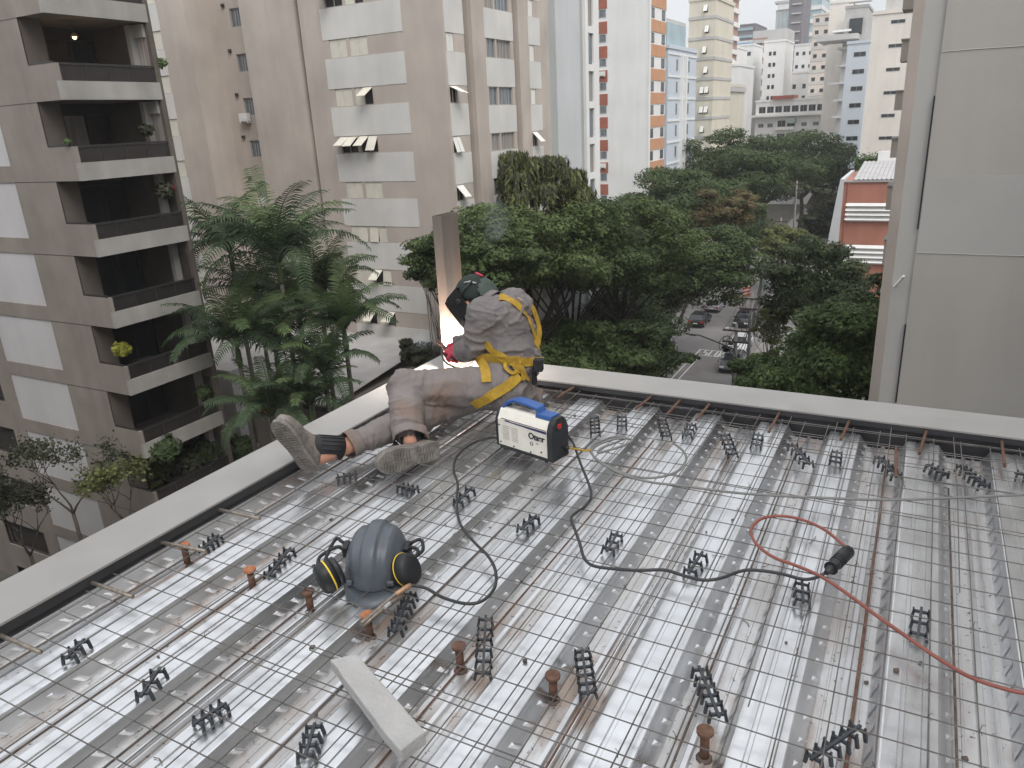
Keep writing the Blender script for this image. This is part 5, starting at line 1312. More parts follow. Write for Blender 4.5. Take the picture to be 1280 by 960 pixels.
# ------------------------------------------------------------------ big grey wall on the right and its neighbours
gw = empty('grey_wall_building', (5, 16, GZ), 'big blank grey rendered wall filling the right edge of the photo', 'building')
Yg = 14.0; xe = OY(1161, 180, Yg).x; xb_ = OY(1121, 505, Yg).x
xe = (xe + xb_) / 2
m = MB(); m.box(xe, 44, Yg, 22, GZ, 20); build('wall', m, 'grey_wall', gw)
zt_, zb_ = OY(1215, 62, Yg).z, OY(1215, 318, Yg).z
m = MB(); m.box(xe + .01, 43.9, Yg - .004, Yg + .02, zb_, OY(1230, 220, Yg).z); build('patched_render', m, 'grey_patch', gw)
for zz_ in (zt_, zb_, OY(1215, 220, Yg).z)[:2]:
    m = MB(); pts = [(xe + .02 + i * .45, Yg - .006, zz_ + .004 * math.sin(i * 2.1)) for i in range(12)]; m.tube(pts, .005, 4); build('render_joint', m, 'grey_trim', gw)
m = MB(); m.box(xe - .29, xe - .001, Yg + .05, Yg + .5, GZ, 20); build('edge_trim', m, 'grey_trim', gw)
for y0_, y1_ in ((120, 286), (408, 505)):
    za_, zb2 = OY(1163, y0_, Yg).z, OY(1140, y1_, Yg).z
    m = MB(); m.box(xe - .024, xe - .002, Yg - .01, Yg + .04, min(za_, zb2), max(za_, zb2)); build('dark_joint', m, 'plastic_black', gw)
m = MB(); q = OY(1118, 358, Yg); m.bar((q.x, Yg, q.z), (q.x + .12, Yg - .1, q.z + .20), .05, .03); build('bracket', m, 'ac_white', gw)

m = MB(); m.box(9.5, 24, -16, Yg - .02, GZ, 12); build('added_wing', m, 'grey_wall', gw)  # unseen wing, added so the deck webs reflect something dark
nl = empty('added_shade_block', (-34, -8, GZ), 'unseen building added left of the deck to shade the yard', 'building')  # unseen mass put in to darken the yard below the left block
m = MB(); m.box(-54, -17, -34, 3.0, GZ, 3.0); build('wall', m, 'concrete_grey', nl)
m = MB(); m.box(-54.2, -16.8, -34.2, 3.2, 3.002, 3.6); build('roof_parapet', m, 'concrete_light', nl)
# darker beige block just behind it, with stepped balconies facing the street
Y2_ = 34.0
bb = empty('stepped_balcony_building', (3, 40, GZ), 'beige building with stepped side balconies and air conditioners, left of the grey wall', 'apartment building')
xa_ = OY(1129, 120, Y2_).x; xc_ = 9.0
m = MB(); m.box(xa_, xc_, Y2_, 48, GZ, 20); build('wall', m, 'beige_wall', bb)
for (yt, yb, xl) in ((-60, 12, 1136), (51, 77, 1128), (115, 138, 1120), (174, 197, 1115), (233, 262, 1110), (300, 330, 1106), (365, 396, 1101)):
    a = OY(xl, yt, 48.5); b_ = OY(xl, yb, 48.5)
    m = MB(); m.box(a.x, xa_ + 1, 48.3, 50.3, b_.z, a.z); o = build('balcony', m, 'beige_wall', bb)
    m = MB(); m.box(a.x - .05, xa_ + 1, 48.2, 50.3, a.z, a.z + .08); build('ledge', m, 'concrete_light', o)
    a2 = OY(xl + 8, yb, 49.5)
    m = MB(); m.box(a2.x, xa_ + 1, 49.5, 52, b_.z - 2.1, b_.z - .01); o2 = build('loggia_wall', m, 'concrete_light', bb)
    m = MB(); m.box(a2.x + .25, a2.x + 1.0, 49.46, 49.52, b_.z - 1.5, b_.z - .4); build('window', m, 'glass_mid', bb)
    ac_unit(bb, (a2.x + .15, 48.9, b_.z - 2.0), 0)
# dark window frames etc. on neighbour: railing of lowest balconies
# ------------------------------------------------------------------ orange school building
Yo = 86.0
so_ = empty('orange_school', (-7, 92, GZ), 'orange building with white louvre bands and a curved grey fin beside the street', 'school')
a = OY(1051, 270, Yo).x; b_ = OY(1112, 270, Yo).x + 3
zt_ = OY(1080, 227, Yo).z
m = MB(); m.box(a, b_, Yo, 100, GZ, zt_); build('wall', m, 'school_orange', so_)
zl = [(OY(1080, 253.5, Yo).z, OY(1080, 277, Yo).z), (OY(1080, 306, Yo).z, OY(1080, 330, Yo).z)]
for z1, z0 in zl:
    n = 4; hh_ = (z1 - z0) / n
    for i in range(n):
        m = MB(); z = z0 + hh_ * i
        m.add([(a + .4, Yo - .05, z), (b_, Yo - .05, z), (b_, Yo - .05, z + hh_ * .35), (a + .4, Yo - .05, z + hh_ * .35), (a + .4, Yo - .40, z + hh_ * .4), (b_, Yo - .40, z + hh_ * .4), (b_, Yo - .05, z + hh_ * .97), (a + .4, Yo - .05, z + hh_ * .97)],
              [(0, 1, 2, 3), (3, 2, 5, 4), (4, 5, 6, 7), (0, 3, 4, 7), (1, 6, 5, 2)]); build('louvre', m, 'tower_white', so_)
for px_ in (1058,): 
    m = MB(); q = OY(px_, 260, Yo).x; m.box(q - .05, q + .05, Yo - .12, Yo, GZ, zt_); build('downpipe', m, 'school_orange', so_)
m = MB(); m.box(a - .15, b_, Yo - .15, Yo - .001, zt_ - .05, zt_ + .12); build('roof_edge', m, 'roof_metal', so_)
zr_ = OY(1085, 215, 90).z
m = MB(); n = 16
for i in range(n):
    x = a + .8 + (b_ - a - .8) * i / n; m.add([(x, Yo + .3, zt_ + .13), (x + .10, Yo + .3, zt_ + .22), (x + .10, 99, zt_ + 1.2), (x, 99, zt_ + 1.1), (x + (b_ - a - .8) / n, Yo + .3, zt_ + .13), (x + (b_ - a - .8) / n, 99, zt_ + 1.1)], [(0, 1, 2, 3), (1, 4, 5, 2)])
build('roof_sheet', m, 'roof_metal', so_)
m = MB(); m.box(a + 2.2, b_, 99, 99.6, zt_, zt_ + 2.2); build('roof_wall', m, 'tower_white', so_)
# curved fin bulging towards the street
m = MB(); vs = []; nz_ = 14
prof_f = [(OY(x, y, Yo - .4).x, OY(x, y, Yo - .4).z) for x, y in ((1050.5, 224), (1046, 245), (1041, 270), (1036, 295), (1031, 325), (1027, 360))] + [(OY(1020, 420, Yo - .4).x, GZ)]
for (x, z) in prof_f:
    for yy, dx in ((Yo - .4, 0), (Yo + 3, 0.0), (Yo + 3, .35), (Yo - .4, .35)): pass
poly = [(x, Yo - .4, z) for x, z in prof_f] + [(a + .02, Yo - .4, GZ), (a + .02, Yo - .4, prof_f[0][1])]
m.prism(poly, (0, 12, 0)); build('curved_fin', m, 'pale_grey_wall', so_)
# blue fronted shops past the school
def shop(label, xl, xr, yt, yb, Y, mt, roof, rmt):
    p, q = OY(xl, yb, Y), OY(xr, yt, Y); e = empty('shop', ((p.x + q.x) / 2, Y + 3, GZ), label, 'shop')
    m = MB(); m.box(p.x, q.x, Y, Y + 8, GZ, q.z); build('wall', m, mt, e)
    m = MB(); m.prism([(p.x - .4, Y - 1.2, q.z - .1), (p.x - .4, Y - 1.2, q.z + .05), (p.x - .4, Y + 8, q.z + 1.5), (p.x - .4, Y + 8, q.z + 1.35)], (q.x - p.x + .8, 0, 0)); build('roof', m, rmt, e)
    m = MB(); m.box(p.x + .6, q.x - .6, Y - .03, Y + .05, GZ + .3, GZ + 2.6); build('shop_front', m, 'glass_dark', e)
    for i in range(3):
        m = MB(); u = p.x + .5 + (q.x - p.x - 1) * i / 3; m.box(u, u + 1.1, Y - .04, Y + .05, GZ + 3.6, GZ + 4.8); build('window', m, 'glass_mid', e)
    return e
shop('low blue shop front with a brown tiled roof beside the street', 1007, 1042, 258, 300, 152, 'shop_blue', None, 'tile_brown')
shop('shop under a bright blue awning roof beyond the tiled one', 1014, 1052, 232, 262, 172, 'tile_brown', None, 'awning_blue')
# low neighbour with corrugated roof behind the left parapet
A1 = OZ(400, 421, -13.0); B1 = OZ(525, 430, -13.0)
nb = empty('low_roof_building', (-28, 30, GZ), 'low building with a pale corrugated roof behind the palms', 'building')
xr_, y1_ = B1.x + 2.0, A1.y
y0_ = OZ(440, 508, -13.0).y
m = MB(); m.box(A1.x - 7, xr_, y0_ + .2, y1_, GZ, -13.4); build('wall', m, 'concrete_grey', nb)
m = MB(); nsh = 70; vs = []; ww = (xr_ - (A1.x - 7)) / nsh
for i in range(nsh * 4 + 1):
    x = A1.x - 7 + ww * i / 4; z = -13.2 + .055 * math.sin(i * math.pi / 2); vs += [(x, y0_, z), (x, y1_, z + 1.0)]
m.add(vs, [(2 * i, 2 * i + 2, 2 * i + 3, 2 * i + 1) for i in range(nsh * 4)]); build('corrugated_roof', m, 'roof_metal', nb)
m = MB(); m.box(A1.x - 7.1, xr_ + .1, y0_ - .25, y0_ - .02, -13.5, -13.2); build('gutter', m, 'frame_dark', nb)
# yard wall, white lean-to and orange drum between the blocks
yw = empty('yard_wall', (-27, 24, GZ), 'dark weathered yard wall below the palms', 'wall')
m = MB(); m.box(-36, -10.0, y0_ - 3.2, y0_ - 2.9, GZ, -15.0); build('render', m, 'concrete_grey', yw); m = MB(); m.box(-36.05, -9.95, y0_ - 3.25, y0_ - 2.85, -14.99, -14.8); build('coping', m, 'concrete_grey', yw)
q = OZ(445, 500, -15.5)
q = OY(293, 510, 27.5)
e = empty('white_column', (q.x, 27.5, GZ), 'white rendered column between the balconies and the palms', 'column')
m = MB(); m.box(q.x - .7, q.x + .4, 27.3, 28.2, GZ, OY(293, 465, 27.5).z); build('shaft', m, 'panel_white', e)
m = MB(); m.box(q.x - .76, q.x + .46, 27.24, 28.26, OY(293, 465, 27.5).z, OY(293, 465, 27.5).z + .12); build('cap', m, 'panel_white', e)
q = OY(332, 502, 26.5)
e = empty('orange_drum', (q.x, 26.5, q.z - .6), 'orange drum standing by the white column below the palms', 'drum')
m = MB(); m.lathe([(.34, -.55), (.36, -.50), (.34, -.2), (.36, -.15), (.34, .15), (.36, .2), (.34, .5), (.30, .52)], q, 14); build('shell', m, 'sign_red', e, True)
m = MB(); m.box(q.x - .5, q.x + .5, 26.0, 27.0, GZ, q.z - .56); build('stand', m, 'concrete_grey', e)
# ------------------------------------------------------------------ trees
def leaves_mesh(name, C, Nrm, size, rng, mt, elong=1.7, tdir=None):
    """C (n,3) leaf centres, Nrm (n,3) leaf normals; each leaf a small folded blade of two triangles"""
    n = len(C); Nrm = Nrm / np.linalg.norm(Nrm, axis=1, keepdims=True)
    t = rng.normal(size=(n, 3))
    if tdir is not None: t = t * .28 + np.array(tdir)
    t -= Nrm * (t * Nrm).sum(1, keepdims=True); t /= np.linalg.norm(t, axis=1, keepdims=True)
    b = np.cross(Nrm, t); s = size * rng.uniform(.6, 1.35, (n, 1))
    v = np.empty((n, 4, 3)); v[:, 0] = C - t * s * elong / 2; v[:, 1] = C + b * s / 2 - Nrm * s * .16; v[:, 2] = C + t * s * elong / 2; v[:, 3] = C - b * s / 2 - Nrm * s * .16
    me = bpy.data.meshes.new(name); me.vertices.add(n * 4); me.loops.add(n * 4); me.polygons.add(n)
    me.vertices.foreach_set('co', v.reshape(-1)); me.loops.foreach_set('vertex_index', np.arange(n * 4, dtype=np.int32))
    me.polygons.foreach_set('loop_start', np.arange(0, n * 4, 4, dtype=np.int32)); me.polygons.foreach_set('loop_total', np.full(n, 4, dtype=np.int32))
    me.materials.append(MATS[mt]); me.update(calc_edges=True); return me
def tree(label, cx, cy, cz, rx, rz, npads, nleaf, mt, seed, leaf=.26, base=None, dome=1.0, padr=(.22, .36), flat=.42, mt2=None, group=None, droop=0, fill=.25, name='street_tree', trunk_r=None):
    rng = np.random.default_rng(seed); bx, by = base or (cx, cy)
    e = empty(name, (bx, by, GZ), label, 'tree', group)
    pads = []
    for i in range(npads):
        for _ in range(30):
            u = rng.uniform(-1, 1, 3)
            if (u ** 2).sum() <= 1 and u[2] > -.55: break
        rr_ = np.linalg.norm(u[:2]); k = rng.uniform(.75, 1.0) / max(np.linalg.norm(u), .25) if rng.random() < .75 else 1
        u = u * min(k, 1.6)
        c = np.array([cx + u[0] * rx, cy + u[1] * rx, cz + u[2] * rz * dome]); pads.append((c, rx * rng.uniform(*padr)))
    Cs, Ns = [], []
    tot = sum(r ** 2 for _, r in pads)
    for c, r in pads:
        m = int(nleaf * (1 - fill) * r * r / tot); u = rng.normal(size=(m, 3)); u /= np.linalg.norm(u, axis=1, keepdims=True)
        lump = 1 + .22 * np.sin(u[:, 0] * 5 + c[0]) * np.sin(u[:, 1] * 6 + c[1]); rad = (rng.uniform(.35, 1, (m, 1)) ** .45) * lump[:, None]
        p = u * rad * np.array([r, r, r * flat]); p[:, 2] -= droop * (np.hypot(p[:, 0], p[:, 1]) ** 2) / max(r, .1)
        Cs.append(c + p); Ns.append(u * .55 + np.array([0, 0, .75]) + rng.normal(size=(m, 3)) * .45)
    m = int(nleaf * fill); u = rng.normal(size=(m, 3)); u /= np.linalg.norm(u, axis=1, keepdims=True)
    u *= rng.uniform(0, 1, (m, 1)) ** (1 / 2.2); Cs.append(np.array([cx, cy, cz - .15 * rz]) + u * np.array([rx * .92, rx * .92, rz * .75])); Ns.append(rng.normal(size=(m, 3)) + np.array([0, 0, .5]))
    C = np.concatenate(Cs); Nn = np.concatenate(Ns)
    tr = trunk_r or rx * .055; mb = MB(); fork = np.array([bx * .6 + cx * .4, by * .6 + cy * .4, GZ + (cz - GZ) * .55])
    b0 = np.array([bx, by, GZ]); q = [b0 + (fork - b0) * t + np.array([.25 * math.sin(3 * t + seed), .25 * math.sin(2.2 * t + seed * 2), 0]) * (t * (1 - t) * 4) for t in np.linspace(0, 1, 6)]
    mb.tube(q, [tr * (1.5 if i == 0 else 1.0 - .07 * i) for i in range(6)], 8)
    build('trunk', mb, 'bark', e, True)
    lm = MB()
    for c, r in pads[:16]:
        md = (fork + c) / 2 + rng.normal(size=3) * .3; md[2] -= .2
        lm.tube(spline([fork, fork * .75 + md * .25 + rng.normal(size=3) * .12, md, c], 3), [tr * .5 - tr * .4 * i / 9 for i in range(10)], 5)
    build('limbs', lm, 'bark', e, True)
    if mt2:
        sel = rng.random(len(C)) < .30; me = leaves_mesh('crown', C[~sel], Nn[~sel], leaf, rng, mt); me.transform(Matrix.Translation(-ORG[e])); put('crown', me, e)
        me = leaves_mesh('crown_accent', C[sel], Nn[sel], leaf, rng, mt2); me.transform(Matrix.Translation(-ORG[e])); put('crown_tips', me, e)  # random part of the leaves in a second leaf colour
    else:
        me = leaves_mesh('crown', C, Nn, leaf, rng, mt); me.transform(Matrix.Translation(-ORG[e])); put('crown', me, e)
    return e
def T(label, px, py, Y, rx, rz, npads, nleaf, mt, seed, **k):
    p = OY(px, py, Y); nleaf = int(nleaf * 2.1); npads = int(npads * 1.25); k['leaf'] = k.get('leaf', .26) * .74; return tree(label, p.x, p.y, p.z, rx, rz, npads, nleaf, mt, seed, **k)
G1 = 'broad crowned trees along the left pavement'
T('broad dark green tree directly behind the welder\'s head', 655, 305, 42, 5.2, 3.0, 36, 17000, 'leaf_mid', 1, mt2='leaf_light', group=G1, leaf=.19, flat=.34)
T('broad tree between the one behind the welder\'s head and the flat topped one', 712, 308, 48, 5.4, 3.2, 34, 16000, 'leaf_mid', 24, mt2='leaf_dark', group=G1, leaf=.20, flat=.34)
T('broad green crown whose edge shows left of the post', 592, 322, 34.5, 3.6, 2.4, 26, 12000, 'leaf_mid', 23, mt2='leaf_dark', group=G1, leaf=.17, flat=.36)
T('broad flat topped green tree in the middle of the row, right of the welder', 778, 308, 57, 6.0, 3.8, 36, 18000, 'leaf_mid', 2, mt2='leaf_light', group=G1, leaf=.22, flat=.34)
T('dark tree reaching over the road above the parked cars', 868, 335, 72, 5.6, 4.2, 30, 14000, 'leaf_dark', 3, mt2='leaf_mid', group=G1, base=(-24.2, 72), leaf=.23, flat=.4)
T('dark tree crown just above the reddish one', 850, 258, 92, 7.6, 4.6, 34, 15000, 'leaf_dark', 4, mt2='leaf_mid', group=G1, leaf=.27, flat=.36)
T('tall dark tree topping the row in front of the cream low block', 905, 210, 118, 8.2, 5.6, 34, 15000, 'leaf_dark', 5, mt2='leaf_mid', group=G1, leaf=.30, flat=.4)
T('tree with reddish brown leaves in the row', 905, 262, 84, 3.6, 2.3, 18, 5200, 'leaf_red', 6, mt2='leaf_mid', base=(-23.8, 84), leaf=.24)
T('low dark leafy tree between the welder and the road, lowest of the row', 797, 442, 46, 3.2, 2.0, 22, 9500, 'leaf_dark', 7, mt2='leaf_mid', leaf=.20, flat=.34)
T('low broad green tree just above the far parapet behind the welder\'s back', 725, 440, 43, 4.3, 2.2, 24, 11500, 'leaf_mid', 8, mt2='leaf_fresh', leaf=.20, flat=.34)
T('dark understory tree in the shade of the broad crowns', 745, 398, 63, 7.5, 3.2, 26, 11000, 'leaf_dark', 9, leaf=.26)
T('dark crown low over the far road, in front of the thick pale pole', 925, 282, 106, 5.2, 3.2, 22, 8000, 'leaf_dark', 22, mt2='leaf_mid', base=(-23.9, 106), leaf=.27)
T('thin dark tree seen between post and building', 545, 328, 33, 1.3, 1.6, 12, 3000, 'leaf_dark', 10, mt2='leaf_mid', leaf=.16)
T('small blue green shrub tree left of the post foot', 527, 440, 34, 1.3, 1.0, 10, 1800, 'leaf_dull', 11, leaf=.16)
G2 = 'trees closing the far end of the street'
T('large green tree at the far end of the street, left of the pale blue tower', 1005, 205, 150, 8.5, 5.2, 30, 12500, 'leaf_mid', 12, mt2='leaf_fresh', group=G2, leaf=.34, flat=.4)
T('darker tree at the far end of the street behind the row', 950, 215, 140, 8.0, 5.6, 28, 11000, 'leaf_dark', 13, mt2='leaf_mid', group=G2, base=(-25, 140), leaf=.33, flat=.4)
T('small dark tree partly hiding the pale blue tower', 1035, 225, 158, 4.6, 3.6, 16, 5000, 'leaf_dark', 14, group=G2, leaf=.32)
G3 = 'trees on the right pavement'
T('light green bushy tree by the grey wall just above the parapet', 1045, 448, 41, 3.9, 2.9, 30, 14500, 'leaf_fresh', 15, mt2='leaf_light', group=G3, leaf=.19, flat=.5)
T('small light green tree at the kerb, lowest on the right side', 958, 466, 44, 1.8, 1.3, 16, 5500, 'leaf_fresh', 16, mt2='leaf_light', group=G3, leaf=.18, flat=.5)
T('dark dense tree in front of the orange building', 1018, 352, 60, 3.9, 3.2, 24, 11000, 'leaf_dark', 17, mt2='leaf_dull', group=G3, leaf=.21, flat=.5)
T('dark tree beside the bare wall under the orange building', 1085, 398, 50, 2.7, 2.6, 18, 7000, 'leaf_dark', 18, mt2='leaf_mid', group=G3, leaf=.19, flat=.5)
T('brownish thin tree by the poles on the right pavement', 978, 305, 84, 2.8, 2.2, 16, 4200, 'leaf_olive', 19, group=G3, leaf=.24)
T('dark shrub tree hanging over the curved grey fin', 1026, 268, 100, 2.2, 3.6, 14, 3600, 'leaf_dull', 20, leaf=.25)
T('rough olive shrub under the concrete poles', 962, 405, 62, 1.5, 1.8, 12, 2600, 'leaf_olive', 21, leaf=.18)
# roof garden over the school
for i, px_ in enumerate((1078, 1088, 1098, 1108, 1117)):
    p = OY(px_, 205 + (i % 2) * 2, 101)
    rng = np.random.default_rng(50 + i); n = 420; u = rng.normal(size=(n, 3)); C = np.array(p) + u * np.array([.55, .5, .5]); C[:, 2] = np.maximum(C[:, 2], p.z - .9)
    e = empty('roof_shrub', (p.x, p.y, p.z - 1.0), ['grassy shrub at the left end of the orange building roof', 'second grassy shrub from the left on the orange building roof', 'middle grassy shrub on the orange building roof', 'fourth grassy shrub from the left on the orange building roof', 'grassy shrub at the right end of the orange building roof'][i], 'shrub', 'shrubs on the orange building roof')
    me = leaves_mesh('foliage', C, u * .5 + np.array([0, 0, .3]) + rng.normal(size=(n, 3)) * .4, .22, rng, 'leaf_fresh', 2.6); me.transform(Matrix.Translation(-ORG[e])); put('foliage', me, e)

# ------------------------------------------------------------------ palms and weeping tree
def frond_mesh(L_, droop, width, n, seed, mt, hang=.5):
    rg = random.Random(seed); mb = MB(); pts = []
    for i in range(13):
        t = i / 12; a = 1.15 - droop * t ** 1.3
        if i == 0: p = Vector((0, 0, 0))
        else: p = p + Vector((math.cos(a), 0, math.sin(a))) * (L_ / 12)
        pts.append(p.copy())
    mb.tube(pts, [.045 * (1 - .85 * i / 12) for i in range(13)], 5, mt)
    for k in range(n):
        t = .14 + .86 * k / n; i = min(int(t * 12), 11); f = t * 12 - i; p = pts[i].lerp(pts[i + 1], f); d = (pts[i + 1] - pts[i]).normalized()
        ln = width * (1 - .62 * max(0, t - .35) / .65) * min(1, .55 + t * 1.6) * rg.uniform(.85, 1.1)
        for s in (-1, 1):
            o = (Vector((0, s, 0)) * 1.0 + d * .45 + Vector((0, 0, rg.uniform(-.12, .16)))).normalized(); e1 = p + o * ln * .5; e2 = e1 + (o * .7 + Vector((0, 0, -hang * rg.uniform(.85, 1.2)))).normalized() * ln * .5
            w = d * .042
            mb.add([p - w * .5, p + w * .5, e1 + w, e1 - w, e2], [(0, 1, 2, 3), (3, 2, 4)], mt)
    return mb
def palm(label, px, py, Y, L_, nfr, seed, lean=0, mt='leaf_palm', height=None):
    p = OY(px, py, Y); rg = random.Random(seed); e = empty('palm_tree', (p.x - lean, p.y, GZ), label, 'palm tree', 'palms between the two apartment blocks')
    mb = MB(); q = [Vector((p.x - lean * (1 - t) ** 1.5, p.y, GZ + (p.z - GZ) * t)) for t in [i / 8 for i in range(9)]]
    mb.tube(q, [.17, .15, .14, .135, .13, .12, .115, .105, .09], 10); build('trunk', mb, 'palm_bark', e, True)
    mb = MB(); mb.lathe([(.11, -1.0), (.14, -.8), (.12, -.3), (.08, .05)], p, 10); build('crownshaft', mb, 'leaf_palm_light', e, True)
    kinds = cached(('fr', L_), lambda: [frond_mesh(L_, dr, L_ * .23, 32, int(L_ * 10) + i, m_, hg).mesh('frond') for i, (dr, m_, hg) in enumerate(((1.3, 'leaf_palm', .45), (1.9, 'leaf_palm', .65), (2.5, 'leaf_palm', .9), (1.6, 'leaf_palm_light', .5), (.7, 'leaf_palm_light', .3)))])
    nfr = int(nfr * .82)
    for i in range(nfr):
        a = i * 2.399 + rg.uniform(-.3, .3); t = i / nfr
        k = (4, 3, 0, 0, 1, 1, 2)[min(int(t * 7), 6)] if rg.random() < .8 else rg.choice((0, 1, 3))
        pit = (-.30 + .62 * t) + rg.uniform(-.12, .12)
        put('frond', kinds[k], e, p - ORG[e] + Vector((0, 0, .03 - .12 * t)), (rg.uniform(-.2, .2), pit, a))
    return e
palm('tallest feathery palm, its crown in the centre of the clump', 348, 328, 25, 5.0, 26, 1)
palm('palm rising behind the balconies at the left of the clump', 288, 316, 29, 4.8, 22, 2, lean=-.3)
palm('smaller palm on the right, in front of the shuttered windows', 430, 412, 26, 3.7, 22, 3, lean=.3)
palm('low palm on the left whose fronds touch the balconies', 296, 432, 23, 3.9, 22, 4)
palm('low palm with pale fronds just above the parapet and boot', 340, 520, 22, 3.5, 20, 5)
palm('thin palm filling the middle of the clump', 374, 395, 27, 4.5, 24, 6)
palm('young palm on the right lower side over the corrugated roof', 405, 466, 24, 3.1, 18, 7)
palm('dark palm half hidden behind the clump on its lower left', 322, 376, 30, 4.8, 24, 8)
palm('low palm in front of the dark yard wall', 388, 506, 23, 3.0, 18, 9)
palm('broad low palm in the heart of the clump', 345, 440, 24, 4.0, 24, 10)
palm('palm between the clump and the shuttered windows', 400, 372, 28, 4.0, 20, 11)
# weeping tree
def weeping(label, tops, seed):
    c0 = OY(655, 262, 46.5); e = empty('weeping_tree', (c0.x, c0.y, GZ), label, 'tree'); rng = np.random.default_rng(seed); Cs, Ns = [], []
    tw = MB(); fork = np.array([c0.x, c0.y, c0.z - 3.0])
    tw.tube([(c0.x, c0.y, GZ), (c0.x + .2, c0.y, (GZ + c0.z) / 2), tuple(fork)], [.35, .25, .2], 8)
    build('trunk', tw, 'bark', e, True); lm = MB()
    for px_, py_, n, r, hang in tops:
        p = np.array(OY(px_, py_, 45.5 + rng.uniform(-1.5, 1.5))); lm.tube(spline([tuple(fork), tuple((fork + p) / 2 + np.array([0, 0, .8])), tuple(p)], 4), .05, 5)
        for j in range(n):
            a = rng.uniform(0, 6.28); R_ = r * rng.uniform(.25, 1) ; L_ = hang * rng.uniform(.5, 1.1); m = 34
            t = np.linspace(0, 1, m)[:, None]; rad = R_ * (1 - (1 - np.minimum(t * 2.2, 1)) ** 2)
            z = .35 * np.sin(np.minimum(t * 2.2, 1) * 2.2) - L_ * np.maximum(t - .25, 0) ** 1.3
            q = p + np.hstack([rad * math.cos(a), rad * math.sin(a), z]) + rng.normal(size=(m, 3)) * .07
            Cs.append(q); Ns.append(np.hstack([np.full((m, 1), math.cos(a)), np.full((m, 1), math.sin(a)), np.full((m, 1), .35)]) + rng.normal(size=(m, 3)) * .35)
    build('limbs', lm, 'bark', e, True)
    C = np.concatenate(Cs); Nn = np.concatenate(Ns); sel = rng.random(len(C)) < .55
    for nm, s_, mt in (('crown', sel, 'leaf_olive'), ('crown_dull', ~sel, 'leaf_dull')):  # leaves split at random between two leaf colours
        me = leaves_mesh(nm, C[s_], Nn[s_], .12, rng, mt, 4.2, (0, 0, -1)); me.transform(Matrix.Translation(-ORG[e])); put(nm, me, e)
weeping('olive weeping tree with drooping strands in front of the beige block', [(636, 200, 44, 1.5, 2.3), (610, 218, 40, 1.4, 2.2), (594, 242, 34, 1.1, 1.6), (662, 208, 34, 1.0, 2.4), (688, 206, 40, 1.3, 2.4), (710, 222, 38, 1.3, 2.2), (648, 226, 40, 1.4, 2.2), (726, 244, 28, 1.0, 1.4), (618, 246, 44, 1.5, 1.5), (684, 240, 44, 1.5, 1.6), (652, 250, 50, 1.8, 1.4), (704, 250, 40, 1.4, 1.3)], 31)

# ------------------------------------------------------------------ sparse trees and planting by the left block
def twiggy(label, px, py, Y, s, seed, mt='leaf_dull', nl=900):
    p = OY(px, py, Y); rg = random.Random(seed); e = empty('sparse_tree', (p.x, p.y, GZ), label, 'tree', 'thin trees below the balconies'); mb = MB(); tips = []
    mb.tube([(p.x, p.y, GZ), (p.x + .1, p.y, (GZ + p.z) / 2 - 1), tuple(p - Vector((0, 0, s)))], [.13, .10, .08], 7)
    def br(o, d, L_, r, dep):
        pts = [o]; q = o
        for i in range(4):
            d = (d + Vector((rg.uniform(-.28, .28), rg.uniform(-.28, .28), rg.uniform(-.05, .22)))).normalized(); q = q + d * L_ / 4; pts.append(q)
        mb.tube(pts, [r, r * .85, r * .7, r * .55, r * .4], 5)
        if dep == 0: tips.extend(pts[1:]); return
        for _ in range(3): br(q, (d + Vector((rg.uniform(-.9, .9), rg.uniform(-.9, .9), rg.uniform(-.15, .5)))).normalized(), L_ * .72, r * .5, dep - 1)
    for _ in range(3): br(p - Vector((0, 0, s)), Vector((rg.uniform(-.6, .6), rg.uniform(-.6, .6), 1)).normalized(), s * .62, .055, 3)
    build('branches', mb, 'bark', e, True); rng = np.random.default_rng(seed); tp = np.array([tuple(t) for t in tips])
    C = tp[rng.integers(0, len(tp), nl)] + rng.normal(size=(nl, 3)) * .18; me = leaves_mesh('foliage', C, rng.normal(size=(nl, 3)) + np.array([0, 0, .8]), .10, rng, mt); me.transform(Matrix.Translation(-ORG[e])); put('foliage', me, e)
twiggy('thin half bare tree in front of the lowest white panel', 75, 580, 16.5, 2.4, 3, nl=1700)
twiggy('thin leafy tree at the left edge below the balconies', 22, 640, 15.5, 2.2, 5, nl=2400)
twiggy('thin olive tree in front of the grey pier above the parapet', 150, 610, 17.0, 1.7, 8, 'leaf_olive', 1900)
def shrub(label, p, s, n, mt, seed, leaf=.10, name='shrub', group=None, flat=.8):
    rng = np.random.default_rng(seed); e = empty(name, (p.x, p.y, p.z - s), label, 'shrub', group)
    u = rng.normal(size=(n, 3)); u /= np.linalg.norm(u, axis=1, keepdims=True); u *= rng.uniform(.2, 1, (n, 1)) ** .5
    lump = 1 + .3 * np.sin(u[:, :1] * 7 + seed) * np.sin(u[:, 1:2] * 6)
    C = np.array(p) + u * lump * np.array([s, s, s * flat]); me = leaves_mesh('foliage', C, u + rng.normal(size=(n, 3)) * .5 + np.array([0, 0, .5]), leaf, rng, mt, 2.2); me.transform(Matrix.Translation(-ORG[e])); put('foliage', me, e)
    mb = MB(); mb.tube([(p.x, p.y, p.z - s), (p.x + .03, p.y, p.z - s * .2)], .03, 5); build('stem', mb, 'bark', e); return e
shrub('bright yellow green bush on the fifth balcony', OX(152, 436, XB - .45), .34, 700, 'leaf_yellow', 1, .12)
shrub('leafy pot plant hanging at the far end of the upper balcony', OX(200, 78, XB - .1), .26, 260, 'leaf_fresh', 2, .09)
shrub('small plant on the rail of the second balcony', OX(182, 162, XB - .4), .30, 380, 'leaf_dull', 3, .10)
